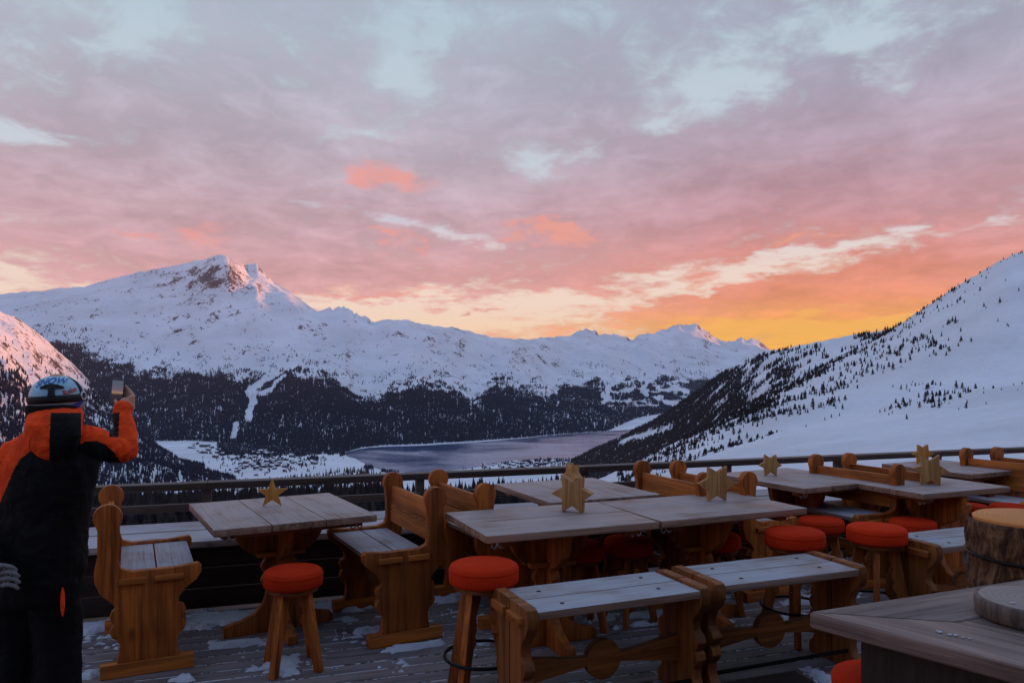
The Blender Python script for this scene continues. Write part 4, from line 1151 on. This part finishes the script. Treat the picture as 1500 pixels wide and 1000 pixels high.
# low plank platform at the lower right
t = thing('floor_platform', 'low dark plank platform on the deck in front of the second backless bench', 'platform', (1.32, 3.62, 0), R(20))
mb = MB()
for k in range(4): mb.box(-.42, .30, -.36+k*.18, -.36+k*.18+.174, .05, .085)
mb.obj('plank', M_DARKPLANK, t, 0.004)
mb = MB(); mb.box(-.40, -.33, -.35, .35, 0, .0495); mb.box(.20, .27, -.35, .35, 0, .0495); mb.obj('beam', M_DARKPLANK, t, 0.004)

# ------------------------------------------------------------------ snow lying on the deck
gx = np.arange(-4.2, 6.4, .013); gy = np.arange(-5.4, .02, .013)   # rail-line coordinates (s, v)
GS, GV = np.meshgrid(gx+2.6, gy, indexing='ij')
GX = RO.x+GS*RU.x+GV*RV.x; GY = RO.y+GS*RU.y+GV*RV.y
base = fbm(GS/.55, GV/.17, 5, 201)*.95+fbm(GS/.11, GV/.035, 4, 205)*.85+fbm(GS/.035, GV/.018, 2, 209)*.22
near_wall = np.exp(-((GV+.86)/.10)**2)*.65+np.exp(-((GV+1.3)/.5)**2)*.16
blobs = np.zeros_like(GS)
def at_px(px_, py_): d = H*F/(py_-HZ); return (px_-750)/F*d, d
for (p, y, sx, sy, a_) in ((300, 912, .34, .06, 1.2), (210, 905, .2, .06, .8), (415, 975, .07, .07, 1.2), (400, 962, .05, .03, .8), (510, 893, .10, .03, .9), (530, 925, .14, .04, .7), (505, 908, .12, .025, .6), (600, 950, .22, .025, 1.0), (640, 945, .12, .03, .8),
                       (655, 880, .16, .05, .9), (640, 930, .05, .1, .5), (345, 945, .2, .025, .8), (270, 995, .06, .04, .8), (130, 990, .06, .05, 1.0), (100, 930, .2, .08, .7), (712, 905, .2, .04, .7), (880, 905, .1, .04, .9), (960, 900, .15, .05, .9),
                       (945, 915, .1, .02, .6), (1010, 880, .2, .05, .7), (1200, 990, .05, .12, .9), (1180, 880, .2, .06, .9), (1160, 905, .2, .04, .7), (1060, 900, .1, .03, .5), (1240, 870, .15, .05, .6), (1330, 850, .2, .06, .8), (1220, 955, .06, .1, .7),
                       (580, 985, .12, .02, .35), (700, 940, .1, .03, .5), (470, 972, .12, .03, .6), (760, 900, .1, .03, .6)):
    x, y_ = at_px(p, y); dx = GX-x; dy = GY-y_
    u_ = dx*RU.x+dy*RU.y; v_ = dx*RV.x+dy*RV.y
    blobs = np.maximum(blobs, a_*np.exp(-(u_/sx)**2-(v_/(sy*1.6))**2))
hgt = base+near_wall+blobs*1.15-.57-.22*sstep(-2.4, -5, GV)
hgt = np.where(GV > -.70, -1, hgt)
zz = np.clip(hgt, -1, .8); zz = np.where(zz > 0, np.minimum(np.maximum(zz, 0)*.06, .022)+np.maximum(zz, 0)**.5*.008, -.012)
nx, ny = GS.shape
i, j = np.meshgrid(np.arange(nx-1), np.arange(ny-1), indexing='ij'); a = (i*ny+j).ravel()
Q = np.stack([a, a+ny, a+ny+1, a+1], -1)
zf = zz.ravel(); keep = (zf[Q] > 0).any(1)
Q = Q[keep]; used, inv = np.unique(Q, return_inverse=True)
V = np.stack([GX.ravel(), GY.ravel(), zf], -1)[used]
o = np_mesh('snow', V, inv.reshape(-1, 4), M_SNOW); tag(o, 'patches of trodden snow lying on the deck boards', 'snow', kind='stuff')

# ------------------------------------------------------------------ unseen lodge added behind the camera, shading the furniture from the back sky
LM = RO+RV*-8.6+RU*4.0
t = thing('shading_lodge', 'unseen dark timber lodge added behind the camera to shade the deck furniture', 'lodge', LM, TH)
M_LODGE = wood('lodge_wood', (0.035, 0.018, 0.010), (0.085, 0.045, 0.026), 'x')
mb = MB()
for k in range(25): mb.box(-9, 9, -5, -.0 if k % 2 else -.012, .02+k*.17, .02+k*.17+.168)
mb.obj('wall', M_LODGE, t, 0)
mb = MB(); mb.prism([(-6, 4.3), (1.0, 3.95), (1.0, 4.15), (-6, 6.4)], lambda a, b, q: (q, a, b), -10, 10); mb.obj('roof', M_FLOOR, t, 0)
for x in (-6.4, -3.6, 2.6, 5.6):
    mb = MB()
    for a, b_, c_, d_ in ((x-.6, x-.5, .9, 2.2), (x+.5, x+.6, .9, 2.2), (x-.5, x+.5, .9, 1.0), (x-.5, x+.5, 2.1, 2.2)): mb.box(a, b_, .001, .05, c_, d_)
    w_ = mb.obj('window', M_BR_X, t, 0.004)
    mb = MB(); mb.box(x-.5, x+.5, .001, .012, 1.0, 2.1); mb.obj('pane', M_HWIN, w_)
mb = MB(); mb.box(-.5, .5, .001, .05, .02, 2.1); mb.obj('door', M_BR_Z, t, 0.004)

# ------------------------------------------------------------------ the person
def remeshed(mb, name, mats, voxel, smooth=6, parent=None, matfn=None, fold=0.0):
    o = mb.obj(name, mats, None, 0, smooth=False)
    r = o.modifiers.new('r', 'REMESH'); r.mode = 'VOXEL'; r.voxel_size = voxel; r.use_smooth_shade = True
    s = o.modifiers.new('s', 'SMOOTH'); s.iterations = smooth; s.factor = 0.5
    dg = bpy.context.evaluated_depsgraph_get(); ev = o.evaluated_get(dg)
    me = bpy.data.meshes.new_from_object(ev, preserve_all_data_layers=False, depsgraph=dg)
    o.modifiers.clear(); old = o.data; o.data = me; bpy.data.meshes.remove(old); me.name = name
    me.materials.clear()
    for m in mats: me.materials.append(m)
    if fold > 0:
        nv = len(me.vertices); co = np.empty(nv*3, np.float32); me.vertices.foreach_get('co', co); co = co.reshape(-1, 3).astype(float)
        vn = np.array([v.normal[:] for v in me.vertices])
        u = co[:, 0]*6+co[:, 1]*5
        fd_ = ridged(u+co[:, 2]*4, co[:, 2]*11-u*.7, 3, 301)*.6+fbm(u*2.2, co[:, 2]*7, 3, 305)
        co = co+vn*(fd_*fold)[:, None]; me.vertices.foreach_set('co', co.astype(np.float32).ravel()); me.update()
    n = len(me.polygons)
    me.polygons.foreach_set('use_smooth', [True]*n)
    if matfn is not None:
        c = np.empty(n*3, np.float32); me.polygons.foreach_get('center', c)
        nn = np.empty(n*3, np.float32); me.polygons.foreach_get('normal', nn)
        me.polygons.foreach_set('material_index', matfn(c.reshape(-1, 3), nn.reshape(-1, 3)).astype(np.int32))
    else:
        me.polygons.foreach_set('material_index', np.zeros(n, np.int32))
    if parent: o.parent = parent
    return o
def limb(mb, pts, n=18, sub=5, ends=True):
    """pts: list of (xyz, r) or (xyz, rx, ry); closed tube with round ends"""
    P = []
    for k in range(len(pts)-1):
        a, b_ = pts[k], pts[k+1]
        for q in range(sub):
            f = q/sub; P.append((Vector(a[0]).lerp(Vector(b_[0]), f), a[1]+(b_[1]-a[1])*f))
    P.append((Vector(pts[-1][0]), pts[-1][1]))
    # soften corners
    for _ in range(2):
        Q = [P[0]]+[((P[k-1][0]+P[k][0]*2+P[k+1][0])/4, P[k][1]) for k in range(1, len(P)-1)]+[P[-1]]; P = Q
    mb.tube([p for p, r in P], [r for p, r in P], n)
    if ends:
        for p, r in (P[0], P[-1]): mb.ellip(p, (r, r, r), 14, 8)
def loft(mb, rings, n=28, e=0.86):
    vs = []; fs = []; m = len(rings)
    for (cx, cy, z, rx, ry) in rings:
        for k in range(n):
            a = 2*math.pi*k/n
            ca, sa = math.cos(a), math.sin(a)
            vs.append((cx+rx*math.copysign(abs(ca)**e, ca), cy+ry*math.copysign(abs(sa)**e, sa), z))
    for i in range(m-1):
        for k in range(n): fs.append((i*n+k, i*n+(k+1) % n, (i+1)*n+(k+1) % n, (i+1)*n+k))
    fs.append(tuple(range(n))[::-1]); fs.append(tuple(range((m-1)*n, m*n)))
    mb.add(vs, fs)
def fabric(name, col, var=.18, wr=0.5):
    m, nt, b = newmat(name)
    tc = nt.nodes.new('ShaderNodeTexCoord')
    n1 = noise(nt, tc.outputs['Object'], 9, 4, 0.55, 1.5); n2 = noise(nt, tc.outputs['Object'], 320, 2, 0.5)
    c = ramp(nt, n1, [(.3, tuple(x*(1-var) for x in col)), (.7, tuple(x*(1+var) for x in col))]); nt.links.new(c, b.inputs['Base Color'])
    b.inputs['Roughness'].default_value = .8; b.inputs['Specular IOR Level'].default_value = .2
    h = E(n1)*1.0+E(n2)*.03; bump(nt, b, h.k, wr, .03)
    return m
M_ORANGE = fabric('orange_jacket', (0.85, 0.062, 0.005), .22, .9); M_BLACK = fabric('black_fabric', (0.0030, 0.0024, 0.0034))
M_SKIN = plain('skin', (0.50, 0.26, 0.18), 0.5, var=.08)
M_GLOVE = plain('grey_glove', (0.17, 0.16, 0.165), .7, var=.2, scale=40)
M_BOOT = plain('boot_plastic', (0.02, 0.02, 0.022), .35)
M_HELM = plain('helmet_shell', (0.30, 0.52, 0.64), .35, var=.12, scale=14)
M_HGREY = plain('helmet_rim', (0.30, 0.26, 0.30), .45, var=.15)
M_STRAP = plain('goggle_strap', (0.010, 0.006, 0.008), .7, var=.3)
M_BLUE = plain('blue_lettering', (0.015, 0.10, 0.38), .5, var=.15)
M_REDL = plain('red_lettering', (0.45, 0.03, 0.03), .5, var=.15)
M_PURP = plain('violet_print', (0.045, 0.035, 0.26), .5, var=.2)
M_WHITE = plain('white_print', (0.62, 0.62, 0.66), .5, var=.1)
PO = Vector((-2.06, 3.45, 0))
def pp(px_, py_, d): return ((px_-750)/F*d-PO.x, d-PO.y, H-(py_-HZ)/F*d)   # a surveyed point of the figure, relative to its feet
per = thing('person', 'person in black and orange ski jacket and pale blue helmet, back turned, raising a phone', 'person', PO)
SHR, ELR, WRR = pp(131, 648, 3.47), pp(184, 662, 3.62), pp(180, 606, 3.74)
SHL, ELL, WRL = pp(27, 664, 3.44), pp(-26, 752, 3.40), pp(-12, 826, 3.27)
HD = pp(84, 578, 3.47)
# body: one continuous skin surface
mb = MB()
loft(mb, [(-.06, 0, .80, .14, .09), (-.05, 0, .90, .145, .105), (-.03, 0, 1.02, .13, .09), (0, 0, 1.2, .155, .10), (-.01, 0, 1.32, .15, .085), (-.005, .01, 1.40, .06, .05)])
limb(mb, [((HD[0]-.01, .005, 1.36), .055), ((HD[0], HD[1], 1.47), .055)])
mb.ellip((HD[0], HD[1], HD[2]-.01), (.074, .092, .105))
fd = Vector((.35, .94, 0)).normalized(); sdv = Vector((fd.y, -fd.x, 0))
def hp_(f, s, z): return Vector(HD)+fd*f+sdv*s+Vector((0, 0, z))
mb.ellip(hp_(.05, 0, -.075), (.05, .055, .05)); mb.ellip(hp_(.10, 0, -.025), (.014, .018, .022)); mb.ellip(hp_(.088, 0, -.062), (.026, .016, .008))
for s in (-1, 1): mb.ellip(hp_(0.0, s*.076, -.02), (.014, .022, .03)); mb.ellip(hp_(.082, s*.032, .008), (.016, .012, .010))
limb(mb, [(SHR, .05), (ELR, .04), (WRR, .028)]); limb(mb, [(SHL, .05), (ELL, .04), (WRL, .028)])
for s in (-1, 1): limb(mb, [((-.06+s*.085, 0, .84), .085), ((-.075+s*.10, .02, .47), .055), ((-.075+s*.105, -.01, .10), .04)])
# right hand round the phone: palm, four fingers, thumb at the side
ph = Vector(pp(172.5, 577, 3.83)); pr = Vector(pp(183, 592, 3.80))
limb(mb, [(WRR, .027), (pr+Vector((.002, -.005, -.012)), .030)])
mb.ellip(pr, (.028, .020, .036))
for k, (zz_, L_) in enumerate(((.034, .95), (.014, 1.0), (-.006, .95), (-.024, .8))):
    b0 = pr+Vector((.022, .008, zz_)); limb(mb, [(b0, .0095), (b0+Vector((.010, .026, .004)), .009), (ph+Vector((.020, .026, zz_+.012)), .0085), (ph+Vector((-.005*L_, .024, zz_+.016)), .0075)], 10, 4)
limb(mb, [(pr+Vector((-.012, -.010, -.014)), .012), (pr+Vector((-.028, -.006, -.006)), .010), (ph+Vector((-.004, -.016, -.030)), .0085)], 10, 4)
remeshed(mb, 'body', [M_SKIN], .006, 3, per)
# trousers, boots
mb = MB()
loft(mb, [(-.075, 0, .62, .165, .115), (-.075, 0, .72, .180, .125), (-.06, 0, .86, .178, .125), (-.05, 0, .98, .165, .115)])
for s in (-1, 1): limb(mb, [((-.075+s*.082, 0, .74), .108), ((-.075+s*.095, .02, .45), .096), ((-.075+s*.102, -.01, .16), .094), ((-.075+s*.102, -.01, .06), .096)])
tr = remeshed(mb, 'trousers', [M_BLACK], .010, 5, per, None, .010)
mb = MB(); mb.ellip((.100, -.085, .650), (.007, .014, .065), 12, 10, M=None); mb.obj('side_vent', M_ORANGE, tr)
for s in (-1, 1):
    mb = MB(); limb(mb, [((-.075+s*.108, -.02, .06), .055), ((-.075+s*.112, .10, .05), .050)]); limb(mb, [((-.075+s*.108, -.01, .05), .065), ((-.075+s*.108, 0, .16), .065)])
    mb.box(-.075+s*.11-.05, s*.11+.05, -.08, .16, .0, .03); remeshed(mb, 'boot', [M_BOOT], .008, 3, per)
# jacket: torso, sleeves, collar
mb = MB()
loft(mb, [(-.075, 0, .64, .192, .140), (-.070, 0, .74, .200, .148), (-.052, 0, .88, .192, .142), (-.035, 0, 1.02, .188, .135), (-.016, 0, 1.15, .196, .14), (.0, 0, 1.25, .198, .138), (.0, .0, 1.32, .165, .120), (.0, .0, 1.385, .110, .095), (.01, .005, 1.43, .085, .085), (.012, .005, 1.47, .078, .085)])
limb(mb, [((SHR[0]-.07, SHR[1], SHR[2]-.015), .085), (SHR, .082), ((SHR[0]*.4+ELR[0]*.6, SHR[1]*.4+ELR[1]*.6, SHR[2]*.4+ELR[2]*.6-.004), .060), (ELR, .053), ((ELR[0]*.5+WRR[0]*.5+.008, ELR[1]*.5+WRR[1]*.5, ELR[2]*.5+WRR[2]*.5), .049), (WRR, .041), ((WRR[0]-.002, WRR[1]+.01, WRR[2]+.022), .041)])
limb(mb, [((SHL[0]+.07, SHL[1], SHL[2]-.015), .085), (SHL, .082), (Vector(SHL).lerp(Vector(ELL), .5), .070), (ELL, .062), (WRL, .046)])
zbl = np.array([(-60, 740), (0, 718), (18, 690), (30, 672), (44, 660), (56, 654), (66, 664), (73, 668), (73.5, 800), (116, 800), (117, 652), (124, 646), (140, 645), (155, 651), (168, 663), (178, 678), (190, 690), (220, 700)], float)
def jacket_mat(c, n):
    X = c[:, 0]+PO.x; Y = c[:, 1]+PO.y; px_ = 750+X/Y*F; py_ = HZ+(H-c[:, 2])/Y*F
    lim = np.interp(px_, zbl[:, 0], zbl[:, 1])
    org = (py_ < np.where((px_ > 73) & (px_ < 117), 0, lim))
    org |= (px_ < 30-(py_-664)*.42) & (c[:, 2] < 1.30) & (c[:, 2] > .9) & (px_ < 25)
    # black inside of the raised forearm
    org &= ~((px_ < 175+(py_-606)*-.05) & (py_ > 604) & (py_ < 640) & (px_ > 160))
    return np.where(org, 0, 1)
jk = remeshed(mb, 'jacket', [M_ORANGE, M_BLACK], .0055, 8, per, jacket_mat, .010)
# hood lying on the back, orange with a broad black centre
mb = MB()
loft(mb, [(.070, -.108, 1.268, .035, .016), (.076, -.118, 1.295, .075, .030), (.078, -.122, 1.330, .105, .042), (.074, -.112, 1.375, .120, .056), (.064, -.088, 1.42, .120, .072), (.052, -.060, 1.455, .114, .084), (.042, -.03, 1.478, .104, .088), (.038, -.015, 1.490, .088, .078)], 28, 1.0)
def hood_mat(c, n):
    X = c[:, 0]+PO.x; Y = c[:, 1]+PO.y; px_ = 750+X/Y*F; py_ = HZ+(H-c[:, 2])/Y*F
    return np.where((px_ > 73-(py_-640)*.03) & (px_ < 119) & (py_ > 604.5), 1, 0)
hd = remeshed(mb, 'hood', [M_ORANGE, M_BLACK], .0045, 8, jk, hood_mat, .007)
mb = MB(); loft(mb, [(.012, .0, 1.44, .105, .10), (.010, .0, 1.50, .108, .105), (.008, .0, 1.508, .09, .09)]); remeshed(mb, 'collar', [M_BLACK], .006, 4, jk)
mb = MB(); mb.ellip((WRR[0]+.047, WRR[1]-.01, WRR[2]-.030), (.006, .012, .016), 10, 8); mb.obj('cuff_tab', M_WHITE, jk)
# left glove with curled fingers
mb = MB(); w = Vector(WRL); hb_ = w+Vector((.030, -.01, -.045))
limb(mb, [(w, .036), (hb_, .036)]); mb.ellip(hb_, (.040, .028, .042))
for k in range(4):
    b0 = hb_+Vector((.022+.004*k, -.016, .040-.026*k)); L_ = (.9, 1.0, .97, .85)[k]
    limb(mb, [(b0, .0100), (b0+Vector((.034*L_, -.012, .010)), .0100), (b0+Vector((.064*L_, -.010, .002)), .0092), (b0+Vector((.074*L_, .000, -.012)), .0082)], 10, 4)
limb(mb, [(hb_+Vector((0, -.02, .03)), .014), (hb_+Vector((.022, -.034, .052)), .012), (hb_+Vector((.045, -.034, .050)), .011)], 10, 4)
remeshed(mb, 'glove', [M_GLOVE], .0035, 2, per)
# helmet
HC = Vector((HD[0], HD[1], HD[2]-.005)); HR = (.101, .118, .106)
MH = Matrix.Rotation(-R(20), 3, 'Z')
hel = None
mb = MB()
vs = []; fs = []; n = 48; m = 22
for i in range(m+1):
    th = math.pi*.5*i/m*1.0+0
    for k in range(n):
        a = 2*math.pi*k/n
        p = MH @ Vector((HR[0]*math.cos(th)*math.cos(a), HR[1]*math.cos(th)*math.sin(a), HR[2]*(math.sin(th)**.92)))
        vs.append(p+HC+Vector((0, 0, -.012)))
for i in range(m):
    for k in range(n): fs.append((i*n+k, i*n+(k+1) % n, (i+1)*n+(k+1) % n, (i+1)*n+k))
mb.add(vs, fs); fs = []
shell = mb.obj('helmet', M_HELM, per, 0, angle=80)
md = shell.modifiers.new('s', 'SOLIDIFY'); md.thickness = .012; md.offset = -1
def hsurf(u, v, off=.002, low=False):
    """point on the helmet: u = bearing seen from behind (deg, + to the right), v = height above the rim"""
    a = R(-90+u+51); z = v/HR[2]
    ct = math.sqrt(max(0, 1-max(0, min(1, z))**(2/.92)))
    p = Vector(((HR[0]+off)*ct*math.cos(a), (HR[1]+off)*ct*math.sin(a), v+off*z)) if v >= 0 else Vector(((HR[0]+off)*(1+v*1.2)*math.cos(a), (HR[1]+off)*(1+v*1.2)*math.sin(a), v))
    # the decoration keeps to the wearer's own back, the shell's long axis being turned slightly
    return MH @ (Matrix.Rotation(R(20), 3, 'Z') @ p if False else p)+HC+Vector((0, 0, -.012))
def band(name, mat, v0, v1, u0, u1, off, th_=.005, nn=60):
    mb = MB(); vs = []; fs = []; rows_ = 5
    for k in range(nn+1):
        u = u0+(u1-u0)*k/nn
        for q in range(rows_):
            f = q/(rows_-1); vs.append(hsurf(u, v0(u)+(v1(u)-v0(u))*f, off+th_*math.sin(math.pi*f)**.5))
    for k in range(nn):
        for q in range(rows_-1): fs.append((k*rows_+q, (k+1)*rows_+q, (k+1)*rows_+q+1, k*rows_+q+1))
    mb.add(vs, fs); o = mb.obj(name, mat, shell, 0, angle=80); s_ = o.modifiers.new('s', 'SOLIDIFY'); s_.thickness = .004; s_.offset = -1; return o
band('helmet_rim', M_HGREY, lambda u: -.048, lambda u: .004, -115, 115, .0005, .003)
band('goggle_strap', M_STRAP, lambda u: -.018+.006*math.sin(R(u)), lambda u: .016+.006*math.sin(R(u)), -150, 150, .004)
band('helmet_stripe', M_STRAP, lambda u: .0, lambda u: .095, 58, 70, .002, .002, 10)
# strap holder: a mushroom-shaped clip
mb = MB()
clip = [(-7, .012), (-6, .034), (-8, .045), (-27, .046), (-24, .052), (-14, .060), (0, .063), (12, .060), (24, .052), (26, .046), (8, .045), (6, .034), (8, .012)]
cc = [hsurf(u-8, v, .009) for u, v in clip]; ci = [hsurf(u-8, v, .001) for u, v in clip]; n = len(clip)
cen = hsurf(-8, .05, .010)
mb.add(cc+ci+[cen], [(k, (k+1) % n, 2*n) for k in range(n)]+[((k+1) % n, k, n+k, n+(k+1) % n) for k in range(n)])
mb.obj('strap_clip', M_STRAP, shell, 0)
mb = MB(); L_ = [(64+9*math.cos(2*math.pi*k/20), .012+.016*math.sin(2*math.pi*k/20)) for k in range(20)]
mb.tube([hsurf(u, v, .008) for u, v in L_], .004, 6, closed=True); mb.obj('goggle_clip', M_WHITE, shell)
mb = MB(); P4 = [(30, -.040), (38, -.020), (58, -.008), (64, -.012), (52, -.036), (40, -.044)]
pp4 = [hsurf(u, v, .0085) for u, v in P4]; mb.add(pp4, [tuple(range(6))]); mb.obj('violet_print', M_PURP, shell)
def lettering(txt, size, mat, u0, v0, tilt, name, shear=.25, arc=0.0):
    cu = bpy.data.curves.new(name, 'FONT'); cu.body = txt; cu.size = 1; cu.shear = shear; cu.offset = .02; cu.resolution_u = 3
    to = bpy.data.objects.new(name, cu); COL.objects.link(to)
    dg = bpy.context.evaluated_depsgraph_get(); me = bpy.data.meshes.new_from_object(to.evaluated_get(dg)); bpy.data.objects.remove(to)
    bm = bmesh.new(); bm.from_mesh(me); bmesh.ops.subdivide_edges(bm, edges=[e for e in bm.edges if e.calc_length() > .2], cuts=2)
    xs = [v.co.x for v in bm.verts]; cx = (min(xs)+max(xs))/2
    for v in bm.verts:
        x = (v.co.x-cx)*size; y = v.co.y*size
        xr = x*math.cos(tilt)-y*math.sin(tilt); yr = x*math.sin(tilt)+y*math.cos(tilt)-arc*x*x
        vv = v0+yr
        rad = HR[0]*math.sqrt(max(.1, 1-(min(.95, max(0, vv)/HR[2]))**2))
        v.co = hsurf(u0+math.degrees(xr/rad), vv, .0022)
    bm.to_mesh(me); bm.free(); me.name = name; me.materials.clear(); me.materials.append(mat)
    o = bpy.data.objects.new(name, me); COL.objects.link(o); o.parent = shell; return o
lettering('SNOW', .036, M_BLUE, -12, .068, R(6), 'blue_lettering', .3, 3.0)
lettering('Rabe', .030, M_REDL, 33, .026, R(20), 'red_lettering', .1)
# the phone
m, nt, b = newmat('phone_screen')
tc = nt.nodes.new('ShaderNodeTexCoord'); sx = nt.nodes.new('ShaderNodeSeparateXYZ'); nt.links.new(tc.outputs['Object'], sx.inputs[0])
nz_ = noise(nt, tc.outputs['Object'], 60, 3, .6)
f = (E(sx.outputs[2])+.06)/.12+(E(nz_)-.5)*.10
c = ramp(nt, f.k, [(0.0, (.004, .004, .010)), (.36, (.012, .012, .03)), (.43, (.03, .03, .06)), (.46, (.45, .24, .10)), (.52, (.42, .28, .22)), (.60, (.20, .15, .19)), (.78, (.12, .15, .22)), (1, (.10, .14, .20))])
b.inputs['Base Color'].default_value = (0.004, 0.004, 0.005, 1); nt.links.new(c, b.inputs['Emission Color']); b.inputs['Emission Strength'].default_value = 0.34; b.inputs['Roughness'].default_value = .15
M_SCREEN = m
t = thing('phone', 'dark smartphone held up in the raised hand, its screen showing the sunset', 'phone', Vector(PO)+ph+Vector((0, 0, .008)))
t.rotation_euler = (R(-4), R(3), R(-4))
mb = MB(); mb.box(-.033, .033, -.0045, .0045, -.068, .068); mb.obj('case', M_BOOT, t, .004)
mb = MB(); mb.box(-.029, .029, -.0052, -.0046, -.056, .060); mb.obj('screen', M_SCREEN, t)
mb = MB(); mb.box(-.012, .012, -.0053, -.0046, -.065, -.060); mb.obj('button', M_WHITE, t)
